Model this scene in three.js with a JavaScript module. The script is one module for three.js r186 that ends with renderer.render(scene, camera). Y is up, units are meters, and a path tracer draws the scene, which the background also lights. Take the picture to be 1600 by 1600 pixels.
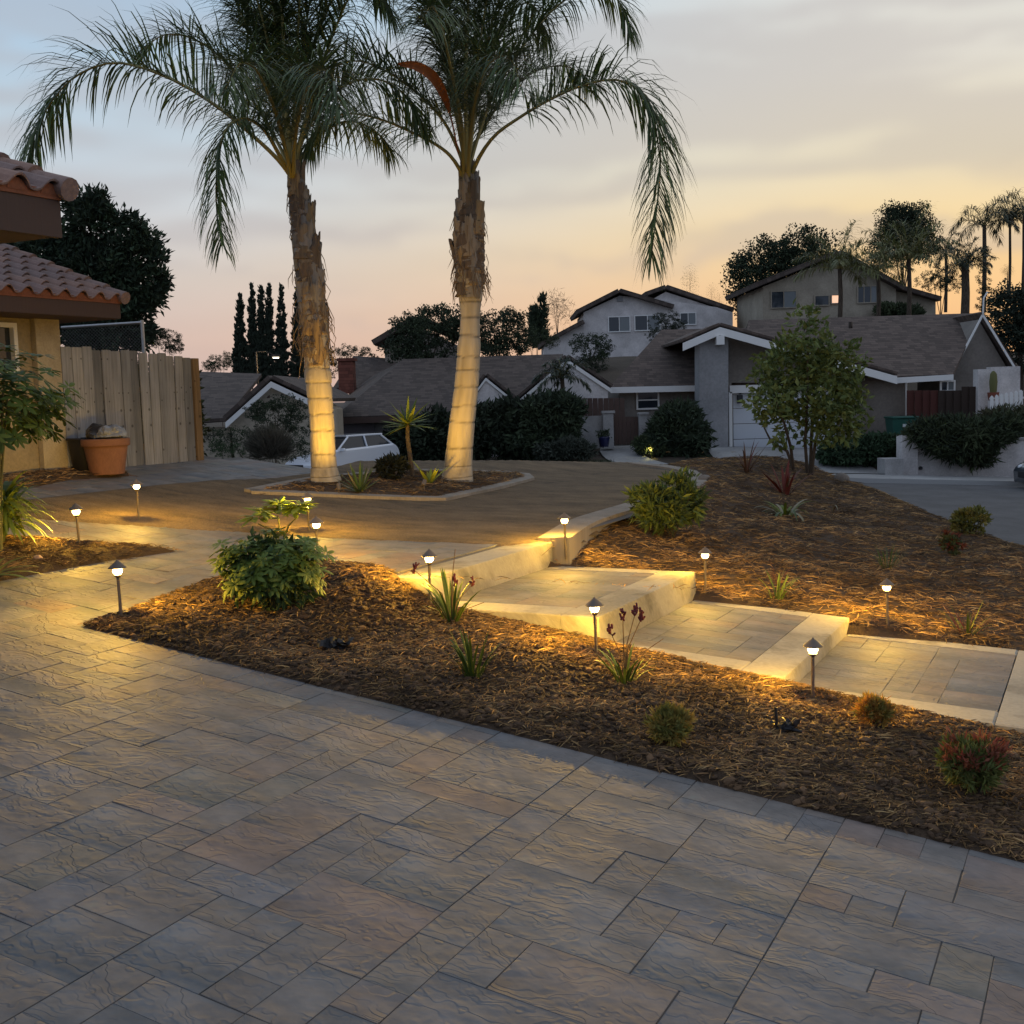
import * as THREE from 'three';
import { mergeGeometries } from 'three/addons/utils/BufferGeometryUtils.js';
import { RoundedBoxGeometry } from 'three/addons/geometries/RoundedBoxGeometry.js';

// ---------------------------------------------------------------- camera, sky, sun, exposure
const scene = new THREE.Scene();
const F = 1850, EYE = 2.5;                                   // focal length in pixels of the 1600-pixel photograph, eye height
const camera = new THREE.PerspectiveCamera(2 * Math.atan(800 / F) * 180 / Math.PI, 1, 0.05, 4000);
camera.position.set(0, EYE, 0);
camera.rotation.order = 'YXZ';
camera.rotation.x = -Math.atan(182 / F);
camera.rotation.z = -0.03;
camera.updateMatrixWorld(true);
const renderer = new THREE.WebGLRenderer({ antialias: true });
renderer.setSize(1024, 1024);
renderer.toneMapping = THREE.LinearToneMapping;
renderer.toneMappingExposure = 1;
renderer.shadowMap.enabled = true;

const V3 = (x = 0, y = 0, z = 0) => new THREE.Vector3(x, y, z);
const lerp = (a, b, t) => a + (b - a) * t, clamp = (x, a, b) => Math.min(b, Math.max(a, x));
const smooth = (a, b, x) => { const t = clamp((x - a) / (b - a), 0, 1); return t * t * (3 - 2 * t); };
function rng(seed) { let s = seed >>> 0; return () => { s = (s + 0x6d2b79f5) | 0; let t = Math.imul(s ^ (s >>> 15), 1 | s); t = (t + Math.imul(t ^ (t >>> 7), 61 | t)) ^ t; return ((t ^ (t >>> 14)) >>> 0) / 4294967296; }; }
const hash = (x, y, s) => { let h = Math.imul(x, 374761393) ^ Math.imul(y, 668265263) ^ Math.imul(s, 2147483647 ^ 0x5bd1e995); h = Math.imul(h ^ (h >>> 13), 1274126177); return ((h ^ (h >>> 16)) >>> 0) / 4294967296; };
function noise(x, y, s = 1, px = 0, py = 0) {                 // value noise, wrapped when px/py are given
  const ix = Math.floor(x), iy = Math.floor(y), fx = x - ix, fy = y - iy, u = fx * fx * (3 - 2 * fx), v = fy * fy * (3 - 2 * fy);
  const w = (i, p) => (p ? ((i % p) + p) % p : i), a = (i, j) => hash(w(i, px), w(j, py), s);
  return lerp(lerp(a(ix, iy), a(ix + 1, iy), u), lerp(a(ix, iy + 1), a(ix + 1, iy + 1), u), v);
}
function fbm(x, y, s, oct, px = 0, py = 0) { let t = 0, a = 0.5, n = 0; for (let i = 0; i < oct; i++) { t += a * noise(x, y, s + i * 17, px, py); n += a; x *= 2; y *= 2; px *= 2; py *= 2; a *= 0.5; } return t / n; }

{ // dusk sky: the sun has just set beyond the right edge of the view
  const W = 1024, H = 512, d = new Float32Array(W * H * 4);
  const lin = (c) => c.map((x) => { x /= 255; return x <= 0.04045 ? x / 12.92 : Math.pow((x + 0.055) / 1.055, 2.4); });
  const mk = (st) => st.map(([e, c]) => [e, lin(c)]);
  const Lf = mk([[0, [204, 178, 172]], [3, [216, 190, 178]], [6, [214, 203, 195]], [9, [206, 211, 216]], [13, [192, 210, 224]], [19, [166, 203, 234]], [40, [160, 186, 216]], [90, [154, 162, 178]]]);
  const Rt = mk([[0, [248, 184, 132]], [4, [252, 203, 144]], [7, [250, 219, 164]], [10, [238, 224, 192]], [14, [228, 223, 211]], [19, [216, 217, 214]], [40, [186, 188, 194]], [90, [154, 162, 178]]]);
  const Ea = mk([[0, [164, 176, 198]], [6, [172, 188, 212]], [20, [170, 188, 216]], [45, [162, 176, 202]], [90, [154, 162, 178]]]);
  const at = (st, e) => { if (e <= st[0][0]) return st[0][1]; for (let i = 1; i < st.length; i++) if (e <= st[i][0]) { const t = (e - st[i - 1][0]) / (st[i][0] - st[i - 1][0]); return st[i][1].map((c, k) => lerp(st[i - 1][1][k], c, t)); } return st[st.length - 1][1]; };
  for (let j = 0; j < H; j++) for (let i = 0; i < W; i++) {
    const el = ((j + 0.5) / H - 0.5) * 180, ph = ((i + 0.5) / W - 0.5) * 2 * Math.PI, x = Math.cos(ph), z = Math.sin(ph);
    const az = Math.atan2(x, -z) * 180 / Math.PI;             // 0 ahead, + to the right
    const e = Math.max(0, el), wR = smooth(-20, 22, az) * (1 - smooth(70, 150, az)), dl = Math.abs(az), wE = smooth(40, 120, az < 0 ? -az - 0 : az - 30);
    const a = at(Lf, e), b = at(Rt, e), c = at(Ea, e);
    const yy = Math.sin(e * Math.PI / 180) + 0.09, cx = x / yy, cz = z / yy;
    let st = fbm(cx * 0.55 + cz * 0.12 + 7, cz * 1.05 - cx * 0.2 + 3, 91, 5), s2 = fbm(cx * 1.6 + 2, cz * 3.1 + 9, 17, 4);
    const sa = az * 0.045 + e * 0.04, sk = fbm(sa + 5, e * 0.62 + fbm(sa * 2.2, e * 0.25, 33, 3) * 2.2, 71, 5), low = smooth(1.5, 5, e) * (1 - smooth(22, 45, e));
    const cl = Math.max(smooth(0.5, 0.72, st * 0.75 + s2 * 0.25) * smooth(14, 30, e), smooth(0.48, 0.64, sk) * low), o = (j * W + i) * 4;
    for (let k = 0; k < 3; k++) {
      let v = lerp(lerp(a[k], b[k], wR), c[k], wE);
      const grey = [0.62, 0.56, 0.56][k] * 0.9;
      v = lerp(v, lerp(v * 0.86, grey, 0.42), cl * 0.78);
      v *= 1 + (s2 - 0.5) * 0.07;
      if (el < 0) v *= lerp(1, 0.25, smooth(0, -14, el));
      d[o + k] = v;
    }
    d[o + 3] = 1;
  }
  const t = new THREE.DataTexture(d, W, H, THREE.RGBAFormat, THREE.FloatType);
  t.mapping = THREE.EquirectangularReflectionMapping; t.magFilter = THREE.LinearFilter; t.minFilter = THREE.LinearFilter; t.needsUpdate = true;
  scene.background = t; scene.environment = t;
  const sun = new THREE.DirectionalLight(new THREE.Color(1, 0.72, 0.45), 0.05);   // the last light over the horizon at the right
  sun.position.set(60, 9, -48); sun.target.position.set(0, 0, -12);
  sun.castShadow = true; sun.shadow.radius = 30; sun.shadow.mapSize.set(2048, 2048);
  Object.assign(sun.shadow.camera, { left: -60, right: 60, top: 40, bottom: -40, near: 1, far: 220 });
  scene.add(sun, sun.target);
}

// ---------------------------------------------------------------- places: the site grid (u down the driveway, v up the slope's contour) and points seen in the photograph
const TH = 26.7 * Math.PI / 180, CT = Math.cos(TH), ST = Math.sin(TH), SLOPE = 0.127;
const site = (u, v, y) => V3(u * CT + v * ST, y, u * ST - v * CT);
const uvOf = (p) => [p.x * CT + p.z * ST, p.x * ST - p.z * CT];
const CP = camera.position.clone(), CQ = camera.quaternion.clone();
const ray = (px, py) => V3((px - 800) / F, (800 - py) / F, -1).applyQuaternion(CQ);
const at = (px, py, Z) => { const d = ray(px, py); return CP.clone().addScaledVector(d, Z / -d.z); };
const toPx = (p) => { const q = p.clone().sub(CP).applyQuaternion(CQ.clone().invert()); return [800 - F * q.x / q.z, 800 + F * q.y / q.z, -q.z]; };
function hit(px, py, h, from = 3, to = 60) {                  // where the sight line meets the ground h(u, v)
  const d = ray(px, py); let a = from;
  const under = (t) => { const p = CP.clone().addScaledVector(d, t); const [u, v] = uvOf(p); return p.y < h(u, v); };
  for (let t = from; t < to; t += 0.05) { if (under(t)) break; a = t; }
  let b = a + 0.05; for (let i = 0; i < 12; i++) { const m = (a + b) / 2; if (under(m)) b = m; else a = m; }
  return CP.clone().addScaledVector(d, b);
}
const inPoly = (P, x, y) => { let c = false; for (let i = 0, j = P.length - 1; i < P.length; j = i++) { const [a, b] = P[i], [e, f] = P[j]; if ((b > y) !== (f > y) && x < (e - a) * (y - b) / (f - b) + a) c = !c; } return c; };
const segDist = (x, y, a, b) => { const dx = b[0] - a[0], dy = b[1] - a[1], t = clamp(((x - a[0]) * dx + (y - a[1]) * dy) / (dx * dx + dy * dy || 1), 0, 1); return Math.hypot(x - a[0] - t * dx, y - a[1] - t * dy); };
const polyDist = (P, x, y) => { let m = 1e9; for (let i = 0, j = P.length - 1; i < P.length; j = i++) m = Math.min(m, segDist(x, y, P[j], P[i])); return inPoly(P, x, y) ? m : -m; };   // > 0 inside

// ---------------------------------------------------------------- building blocks
const counts = {};
const numbered = (n) => { const k = counts[n] = (counts[n] ?? -1) + 1; return k ? n + '_' + String(k).padStart(3, '0') : n; };
function tag(o, label, category, group) { o.userData.label = label; if (category) o.userData.category = category; if (group) o.userData.group = group; return o; }
function kind(o, k) { o.userData.kind = k; return o; }
function thing(name, label, category, pos = V3(), group) { const o = new THREE.Group(); o.name = numbered(name); o.position.copy(pos); scene.add(o); return tag(o, label, category, group); }
function part(parent, name, geo, mat, label) {
  const m = new THREE.Mesh(Array.isArray(geo) ? join(geo) : geo, mat); m.name = parent === scene ? numbered(name) : name; m.castShadow = m.receiveShadow = true; parent.add(m);
  if (label) m.userData.label = label; return m;
}
function join(list) {
  const hasC = list.some((g) => g.attributes.color);
  const L = list.map((g) => { g = g.index ? g.toNonIndexed() : g; for (const k of Object.keys(g.attributes)) if (!['position', 'normal', 'uv', 'color'].includes(k)) g.deleteAttribute(k);
    const n = g.attributes.position.count; if (!g.attributes.normal) g.computeVertexNormals(); if (!g.attributes.uv) g.setAttribute('uv', new THREE.BufferAttribute(new Float32Array(n * 2), 2));
    if (hasC && !g.attributes.color) g.setAttribute('color', new THREE.BufferAttribute(new Float32Array(n * 3).fill(1), 3)); g.groups = []; g.morphAttributes = {}; return g; });
  return L.length === 1 ? L[0] : mergeGeometries(L);
}
function metreUV(g, k = 1) {                                   // uv in metres, from the side that each face turns
  g = g.index ? g.toNonIndexed() : g; g.computeVertexNormals(); const p = g.attributes.position, n = g.attributes.normal, uv = new Float32Array(p.count * 2);
  for (let i = 0; i < p.count; i++) { const x = Math.abs(n.getX(i)), y = Math.abs(n.getY(i)), z = Math.abs(n.getZ(i)); const [a, b] = y >= x && y >= z ? [p.getX(i), p.getZ(i)] : x > z ? [p.getZ(i), p.getY(i)] : [p.getX(i), p.getY(i)]; uv[i * 2] = a * k; uv[i * 2 + 1] = b * k; }
  g.setAttribute('uv', new THREE.BufferAttribute(uv, 2)); return g;
}
function box(w, h, d, x = 0, y = 0, z = 0, r = 0) { const g = r ? new RoundedBoxGeometry(w, h, d, 1, Math.min(r, w / 3, h / 3, d / 3)) : new THREE.BoxGeometry(w, h, d); g.translate(x, y, z); return r ? (() => { const q = g.index ? g.toNonIndexed() : g; const nn = q.attributes.normal.clone(); const m = metreUV(q); m.setAttribute('normal', nn); return m; })() : metreUV(g); }
function slab(pts, t, back) {                                  // a planar polygon of 3D points given a thickness t along its normal
  const n = V3(); for (let i = 0; i < pts.length; i++) n.add(pts[i].clone().sub(pts[0]).cross(pts[(i + 1) % pts.length].clone().sub(pts[0]))); n.normalize();
  const off = back ? back.clone() : n.clone().multiplyScalar(-t), ex = pts[1].clone().sub(pts[0]).normalize(), ey = n.clone().cross(ex);
  const flat = pts.map((p) => new THREE.Vector2(p.clone().sub(pts[0]).dot(ex), p.clone().sub(pts[0]).dot(ey))), tri = THREE.ShapeUtils.triangulateShape(flat, []);
  const P = [], U = [], put = (p, u, v) => { P.push(p.x, p.y, p.z); U.push(u, v); };
  for (const [a, b, c] of tri) { for (const i of [a, b, c]) put(pts[i], flat[i].x, flat[i].y); for (const i of [c, b, a]) put(pts[i].clone().add(off), flat[i].x, flat[i].y); }
  const L = off.length();
  for (let i = 0; i < pts.length; i++) { const j = (i + 1) % pts.length, a = pts[i], b = pts[j], l = a.distanceTo(b), a2 = a.clone().add(off), b2 = b.clone().add(off); for (const [p, u, v] of [[a, 0, 0], [a2, 0, L], [b2, l, L], [a, 0, 0], [b2, l, L], [b, l, 0]]) put(p, u, v); }
  const g = new THREE.BufferGeometry(); g.setAttribute('position', new THREE.Float32BufferAttribute(P, 3)); g.setAttribute('uv', new THREE.Float32BufferAttribute(U, 2)); g.computeVertexNormals(); return g;
}
function tube(pts, radii, seg = 8, color) {                    // a tapering tube through points
  const n = pts.length, P = [], U = [], I = []; let prev = V3(0, 0, 1), len = 0;
  for (let i = 0; i < n; i++) {
    const t = pts[Math.min(i + 1, n - 1)].clone().sub(pts[Math.max(i - 1, 0)]).normalize(); let a = prev.clone().addScaledVector(t, -prev.dot(t)); if (a.lengthSq() < 1e-6) a = V3(1, 0, 0).addScaledVector(t, -t.x); a.normalize(); prev = a; const b = t.clone().cross(a);
    const r = Array.isArray(radii) ? radii[i] : radii; if (i) len += pts[i].distanceTo(pts[i - 1]);
    for (let k = 0; k <= seg; k++) { const w = k / seg * 2 * Math.PI, q = pts[i].clone().addScaledVector(a, Math.cos(w) * r).addScaledVector(b, Math.sin(w) * r); P.push(q.x, q.y, q.z); U.push(k / seg, len); }
  }
  for (let i = 0; i < n - 1; i++) for (let k = 0; k < seg; k++) { const a = i * (seg + 1) + k, b = a + seg + 1; I.push(a, a + 1, b, b, a + 1, b + 1); }
  for (const [base, flip] of [[0, false], [(n - 1) * (seg + 1), true]]) for (let k = 1; k < seg - 1; k++) I.push(...(flip ? [base, base + k, base + k + 1] : [base, base + k + 1, base + k]));
  const g = new THREE.BufferGeometry(); g.setAttribute('position', new THREE.Float32BufferAttribute(P, 3)); g.setAttribute('uv', new THREE.Float32BufferAttribute(U, 2)); g.setIndex(I); g.computeVertexNormals();
  if (color) tint(g, color); return g;
}
function tint(g, c) { const n = g.attributes.position.count, a = new Float32Array(n * 3); for (let i = 0; i < n; i++) a.set(c, i * 3); g.setAttribute('color', new THREE.BufferAttribute(a, 3)); return g; }
const place = (g, pos, ry = 0, s = 1) => g.clone().applyMatrix4(new THREE.Matrix4().compose(pos, new THREE.Quaternion().setFromAxisAngle(V3(0, 1, 0), ry), V3(s, s, s)));
const lathe = (pts, seg = 20) => new THREE.LatheGeometry(pts.map(([x, y]) => new THREE.Vector2(x, y)), seg);

// ---------------------------------------------------------------- materials (linear base colours) and computed textures
function tex(w, h, fn, srgb = false) {
  const d = new Uint8Array(w * h * 4); for (let j = 0; j < h; j++) for (let i = 0; i < w; i++) { const c = fn(i / w, j / h), o = (j * w + i) * 4; if (typeof c === 'number') d[o] = d[o + 1] = d[o + 2] = clamp(c, 0, 1) * 255; else for (let k = 0; k < 3; k++) d[o + k] = clamp(c[k], 0, 1) * 255; d[o + 3] = 255; }
  const t = new THREE.DataTexture(d, w, h); t.wrapS = t.wrapT = THREE.RepeatWrapping; t.magFilter = THREE.LinearFilter; t.minFilter = THREE.LinearMipmapLinearFilter; t.generateMipmaps = true; if (srgb) t.colorSpace = THREE.SRGBColorSpace; t.needsUpdate = true; return t;
}
const rep = (t, x, y = x) => { const c = t.clone(); c.repeat.set(1 / x, 1 / y); c.needsUpdate = true; return c; };
function mat(r, g, b, o = {}) { const m = new (o.phys ? THREE.MeshPhysicalMaterial : THREE.MeshStandardMaterial)({ roughness: o.rough ?? 0.85, metalness: o.metal ?? 0 }); m.color.setRGB(r, g, b); for (const k of ['map', 'bumpMap', 'bumpScale', 'roughnessMap', 'vertexColors', 'transmission', 'thickness', 'ior', 'clearcoat', 'clearcoatRoughness', 'specularIntensity', 'emissiveIntensity', 'side']) if (o[k] !== undefined) m[k] = o[k]; if (o.emissive) m.emissive.setRGB(...o.emissive); if (!o.side) m.side = THREE.DoubleSide; return m; }
const T = {};
T.slate = tex(1024, 1024, (x, y) => {                          // cleft slate relief: wavy broken ridges, steep on one side, running along the courses
  const wx = fbm(x * 4, y * 4, 3, 3, 4, 4), wy = fbm(x * 5, y * 7, 29, 4, 5, 7), amp = smooth(0.38, 0.66, fbm(x * 5, y * 7, 51, 3, 5, 7)), am2 = smooth(0.42, 0.6, fbm(x * 7, y * 9, 57, 3, 7, 9));
  const t = y * 11 + wy * 4.6 + wx * 1.2, f = t - Math.floor(t), t2 = y * 23 + wy * 5 + wx * 3, g = t2 - Math.floor(t2);
  return 0.15 + 0.42 * amp * smooth(0, 0.16, f) * (1 - f) + 0.2 * am2 * smooth(0, 0.2, g) * (1 - g) + 0.3 * fbm(x * 6, y * 8, 7, 4, 6, 8) + 0.05 * fbm(x * 70, y * 70, 55, 2, 70, 70);
});
T.slateCol = tex(512, 512, (x, y) => { const a = fbm(x * 4, y * 6, 11, 4, 4, 6), b = fbm(x * 40, y * 40, 13, 3, 40, 40), c = fbm(x * 3, y * 3, 19, 3, 3, 3), k = 0.74 + (a - 0.5) * 0.6 + (b - 0.5) * 0.22; return [k * (1 + (c - 0.5) * 0.5), k, k * (1 - (c - 0.5) * 0.42)]; });
T.grain = tex(512, 512, (x, y) => 0.5 * fbm(x * 8, y * 8, 5, 4, 8, 8) + 0.5 * fbm(x * 90, y * 90, 6, 2, 90, 90));
T.mottle = tex(512, 512, (x, y) => { const k = 0.75 + 0.5 * (fbm(x * 5, y * 5, 21, 5, 5, 5) - 0.5) + 0.22 * (fbm(x * 70, y * 70, 22, 2, 70, 70) - 0.5); return k; });
T.wood = tex(256, 1024, (x, y) => { let kn = 0; for (let i = 0; i < 7; i++) { const kx = hash(i, 1, 60), ky = hash(i, 2, 60), dx = Math.abs(x - kx), dy = Math.abs(y - ky), r = Math.hypot(Math.min(dx, 1 - dx) * 0.35, Math.min(dy, 1 - dy) * 1.6) / (0.012 + 0.012 * hash(i, 3, 60)); kn = Math.max(kn, 1 - smooth(0.6, 1.3, r)); }
  const n = fbm(x * 26 + fbm(x * 3, y * 3, 41, 2, 3, 3) * 4, y * 3, 42, 4, 26, 3), k = fbm(x * 3, y * 9, 43, 3, 3, 9); return (0.42 + 0.55 * n * (0.6 + 0.6 * k)) * (1 - 0.6 * kn); });
T.stain = tex(512, 512, (x, y) => { const a = fbm(x * 3, y * 3, 141, 5, 3, 3), b = fbm(x * 9, y * 9, 142, 4, 9, 9), c = fbm(x * 90, y * 90, 143, 2, 90, 90); return 0.86 - 0.3 * smooth(0.48, 0.66, a) - 0.16 * smooth(0.55, 0.7, b) + 0.2 * (c - 0.5); });
T.dirt = tex(1024, 1024, (x, y) => { const a = fbm(x * 9, y * 14, 61, 5, 9, 14), b = fbm(x * 140, y * 140, 62, 2, 140, 140), c = fbm(x * 4, y * 5, 63, 3, 4, 5); return 0.5 + (a - 0.5) * 0.5 + (b - 0.5) * 0.35 + (c - 0.5) * 0.35; });
T.shingle = tex(512, 512, (x, y) => { const row = Math.floor(y * 16), fy = y * 16 - row, off = (row % 2) * 0.5 + hash(row, 3, 8) * 0.4, cx = x * 12 + off, col = Math.floor(cx), fx = cx - col; const v = 0.55 + 0.5 * hash(((col % 12) + 12) % 12, row, 77); return v * (fy < 0.1 ? 0.55 : 1) * (fx < 0.05 ? 0.7 : 1); });
T.bark = tex(256, 512, (x, y) => fbm(x * 14, y * 5, 81, 5, 14, 5));
const M = {
  concrete: mat(0.46, 0.425, 0.345, { map: rep(T.stain, 1.9), bumpMap: rep(T.grain, 0.8), bumpScale: 0.003, rough: 0.9 }),
  border: mat(0.36, 0.31, 0.25, { map: rep(T.mottle, 1.1), bumpMap: rep(T.grain, 0.7), bumpScale: 0.004, rough: 0.95 }),
  street: mat(0.12, 0.12, 0.122, { map: rep(T.mottle, 3), bumpMap: rep(T.grain, 1.5), bumpScale: 0.004, rough: 0.95 }),
  walk: mat(0.40, 0.40, 0.39, { map: rep(T.mottle, 4), bumpMap: rep(T.grain, 2), bumpScale: 0.003, rough: 0.95 }),
  earth: mat(0.085, 0.065, 0.045, { map: rep(T.mottle, 5), bumpMap: rep(T.dirt, 4), bumpScale: 0.05, rough: 1 }),
  bedding: mat(0.13, 0.12, 0.11, { rough: 1 }),
  mulch: mat(0.105, 0.066, 0.038, { map: rep(T.mottle, 0.9), bumpMap: rep(T.dirt, 0.7, 0.5), bumpScale: 0.03, rough: 1 }),
  granite: mat(0.285, 0.195, 0.105, { map: rep(T.dirt, 2.6, 2.0), bumpMap: rep(T.dirt, 1.7, 1.3), bumpScale: 0.02, rough: 1 }),
  stucco: mat(0.42, 0.345, 0.215, { map: rep(T.mottle, 2.2), bumpMap: rep(T.grain, 0.5), bumpScale: 0.006, rough: 0.95 }),
  stuccoTrim: mat(0.52, 0.44, 0.30, { map: rep(T.mottle, 1.2), bumpMap: rep(T.grain, 0.4), bumpScale: 0.005, rough: 0.95 }),
  white: mat(0.76, 0.72, 0.70, { map: rep(T.mottle, 3), bumpMap: rep(T.grain, 1), bumpScale: 0.004, rough: 0.9 }),
  trimWhite: mat(0.74, 0.74, 0.72, { rough: 0.7 }),
  beige: mat(0.44, 0.385, 0.30, { map: rep(T.mottle, 4), bumpMap: rep(T.grain, 1), bumpScale: 0.006, rough: 0.95 }),
  taupe: mat(0.27, 0.24, 0.21, { map: rep(T.mottle, 4), bumpMap: rep(T.grain, 1), bumpScale: 0.006, rough: 0.95 }),
  grey: mat(0.33, 0.33, 0.335, { map: rep(T.mottle, 4), rough: 0.9 }),
  roofBrown: mat(0.135, 0.1, 0.082, { map: rep(T.shingle, 3.6), bumpMap: rep(T.shingle, 3.6), bumpScale: 0.03, rough: 0.95 }),
  roofDark: mat(0.11, 0.084, 0.07, { map: rep(T.shingle, 3.6), bumpMap: rep(T.shingle, 3.6), bumpScale: 0.03, rough: 0.95 }),
  fascia: mat(0.075, 0.045, 0.035, { bumpMap: rep(T.wood, 0.3, 2), bumpScale: 0.003, rough: 0.8 }),
  glass: mat(0.025, 0.032, 0.042, { rough: 0.05 }),
  blind: mat(0.16, 0.18, 0.19, { rough: 0.25 }),
  brick: mat(0.22, 0.075, 0.05, { map: rep(T.shingle, 2.4), rough: 0.95 }),
  metalDark: mat(0.045, 0.035, 0.028, { rough: 0.5, metal: 0.6 }),
  bronze: mat(0.17, 0.135, 0.105, { rough: 0.5, metal: 0.35 }),
  galv: mat(0.42, 0.42, 0.42, { rough: 0.5, metal: 0.8 }),
  leaf: mat(1, 1, 1, { phys: true, rough: 0.75, specularIntensity: 0.5, vertexColors: true, transmission: 0.3, thickness: 0 }),
  farleaf: mat(1, 1, 1, { rough: 0.9, vertexColors: true }),
  bark: mat(0.14, 0.105, 0.075, { map: rep(T.bark, 0.5, 0.8), bumpMap: rep(T.bark, 0.5, 0.8), bumpScale: 0.02, rough: 0.95 }),
  stem: mat(0.07, 0.072, 0.034, { rough: 0.8 }),
  black: mat(0.012, 0.012, 0.014, { rough: 0.6 }),
};

// ---------------------------------------------------------------- foliage
function leafCloud(R, blobs, o) {                              // many small folded leaves gathered in clumps through ellipsoids
  const P = [], C = [], U = [], cols = o.cols, vol = blobs.map((b) => Math.pow(b.r.x * b.r.y * b.r.z, 0.66)), sum = vol.reduce((a, b) => a + b, 0);
  const rv = () => { let a, l; do { a = V3(R() * 2 - 1, R() * 2 - 1, R() * 2 - 1); l = a.lengthSq(); } while (l > 1 || l < 0.01); return a.normalize(); };
  for (let k = 0; k < o.clumps; k++) {
    let t = R() * sum, b = 0; while (b < blobs.length - 1 && (t -= vol[b]) > 0) b++;
    const B = blobs[b], dir = rv(); if (o.flatBase && dir.y < -0.3) dir.y *= 0.4;
    const rr = R() < (o.inner ?? 0.25) ? Math.cbrt(R()) * 0.75 : lerp(0.72, 1.05, R()), c = V3(B.c.x + dir.x * B.r.x * rr, B.c.y + dir.y * B.r.y * rr, B.c.z + dir.z * B.r.z * rr);
    const cc = cols[Math.floor(R() * cols.length)], cl = o.cl * (0.6 + 0.8 * R());
    for (let i = 0; i < o.per; i++) {
      const q = rv().multiplyScalar(cl * Math.cbrt(R())); q.y *= o.squash ?? 0.75; const p = c.clone().add(q);
      const d = rv().multiplyScalar(0.8).addScaledVector(dir, o.out ?? 0.5); d.y += o.up ?? 0.1; d.normalize();
      const s = rv().cross(d).normalize(), n = s.clone().cross(d), L = o.len * (0.6 + 0.7 * R()), w = o.wid * (0.6 + 0.7 * R()) / 2;
      const tip = p.clone().addScaledVector(d, L), m = p.clone().addScaledVector(d, L * 0.45), a = m.clone().addScaledVector(s, w).addScaledVector(n, w * 0.4), e = m.clone().addScaledVector(s, -w).addScaledVector(n, w * 0.4);
      for (const v of [p, a, tip, p, tip, e]) P.push(v.x, v.y, v.z); U.push(0, 0, 1, 0, 1, 1, 0, 0, 1, 1, 0, 1);
      const f = 0.7 + 0.6 * R(), col = R() < 0.2 && o.alt ? o.alt : cc; for (let j = 0; j < 6; j++) C.push(col[0] * f, col[1] * f, col[2] * f);
    }
  }
  const g = new THREE.BufferGeometry(); g.setAttribute('position', new THREE.Float32BufferAttribute(P, 3)); g.setAttribute('uv', new THREE.Float32BufferAttribute(U, 2)); g.setAttribute('color', new THREE.Float32BufferAttribute(C, 3)); g.computeVertexNormals(); return g;
}
function bladeGeo(bend, w, fold = 0.35, seg = 6, shape = (t) => Math.sin(Math.PI * Math.pow(0.12 + 0.88 * t, 0.8)) ** 0.8, thick = 0) {   // a leaf of length 1 along y that bends towards z
  const P = [], U = []; let a = 0, y = 0, z = 0; const C = [[0, 0, 0]];
  for (let i = 0; i < seg; i++) { a += bend / seg; y += Math.cos(a) / seg; z += Math.sin(a) / seg; C.push([y, z, a]); }
  for (let i = 0; i < seg; i++) for (const sd of [-1, 1]) {
    const q = (k, e) => { const t = k / seg, hw = w / 2 * Math.max(0.02, k === seg ? 0.02 : shape(t)), [cy, cz, ca] = C[k]; const fz = e ? hw * fold : 0; return [sd * e * hw, cy - Math.sin(ca) * fz * -1, cz + Math.cos(ca) * fz]; };
    const A = q(i, 0), B = q(i, 1), D = q(i + 1, 1), E = q(i + 1, 0), list = sd > 0 ? [A, B, D, A, D, E] : [A, D, B, A, E, D];
    for (const v of list) { P.push(...v); U.push(0.5 + v[0] / w, v[1]); }
  }
  const g = new THREE.BufferGeometry(); g.setAttribute('position', new THREE.Float32BufferAttribute(P, 3)); g.setAttribute('uv', new THREE.Float32BufferAttribute(U, 2)); g.computeVertexNormals(); return g;
}
function setBlade(parent, name, geo, m, pos, yaw, tilt, len, wide = 1, label) { const b = part(parent, name, geo, m, label); b.position.copy(pos); b.rotation.order = 'YXZ'; b.rotation.y = yaw; b.rotation.x = tilt; b.scale.set(len * wide, len, len); return b; }

// ---------------------------------------------------------------- the lot: heights over the site grid
const plane = (u) => -SLOPE * u;
const walkH = (u) => { const s2 = -0.0303; return u < -9.2 ? plane(u) : u < -7.2 ? plane(u) + (s2 + SLOPE) * (u + 9.2) ** 2 / 4 : u < -5.2 ? 1.041 + s2 * (u + 8.2) : 0.95; };
const pav = (u, v) => lerp(plane(u), Math.max(plane(u), walkH(u)), smooth(6.5, 8.6, v));
const stepSide = (u) => (u < -5.6 ? 0.95 : u < -5.05 ? lerp(0.95, 0.68, (u + 5.6) / 0.55) : 0.68 - 0.144 * (u + 5.05));
const onPav = (px, py) => uvOf(hit(px, py, pav));
const DRIVE_V = 6.37, NEAR_V = 8.72, FAR_V = 11.24;
const bedPoly = [[-6.85, DRIVE_V], onPav(250, 936), onPav(345, 905), onPav(430, 889), onPav(510, 881), onPav(620, 894), [-5.62, NEAR_V + 0.02], [4, NEAR_V + 0.02], [4, DRIVE_V]];
const bedBase = (u, v) => (u < -5.62 ? Math.max(lerp(plane(u), 0.95, smooth(DRIVE_V, NEAR_V - 0.2, v)), pav(u, v)) : lerp(Math.max(plane(u), lerp(pav(u, v), plane(u), smooth(-5.62, -5.1, u))), stepSide(u), smooth(DRIVE_V, NEAR_V - 0.2, v)));
const curbOut = [onPav(885, 846), onPav(930, 818), onPav(990, 798), onPav(1060, 776), onPav(1105, 757), onPav(1108, 748), onPav(1090, 738), onPav(1050, 731), onPav(1000, 726)];
const hillPoly = [[4.6, FAR_V - 0.03], [-5.25, FAR_V - 0.03], ...curbOut, [-9, 25], [-7, 27.5], [-1, 27.5], [4.2, 20], [6.4, 14]];
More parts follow.
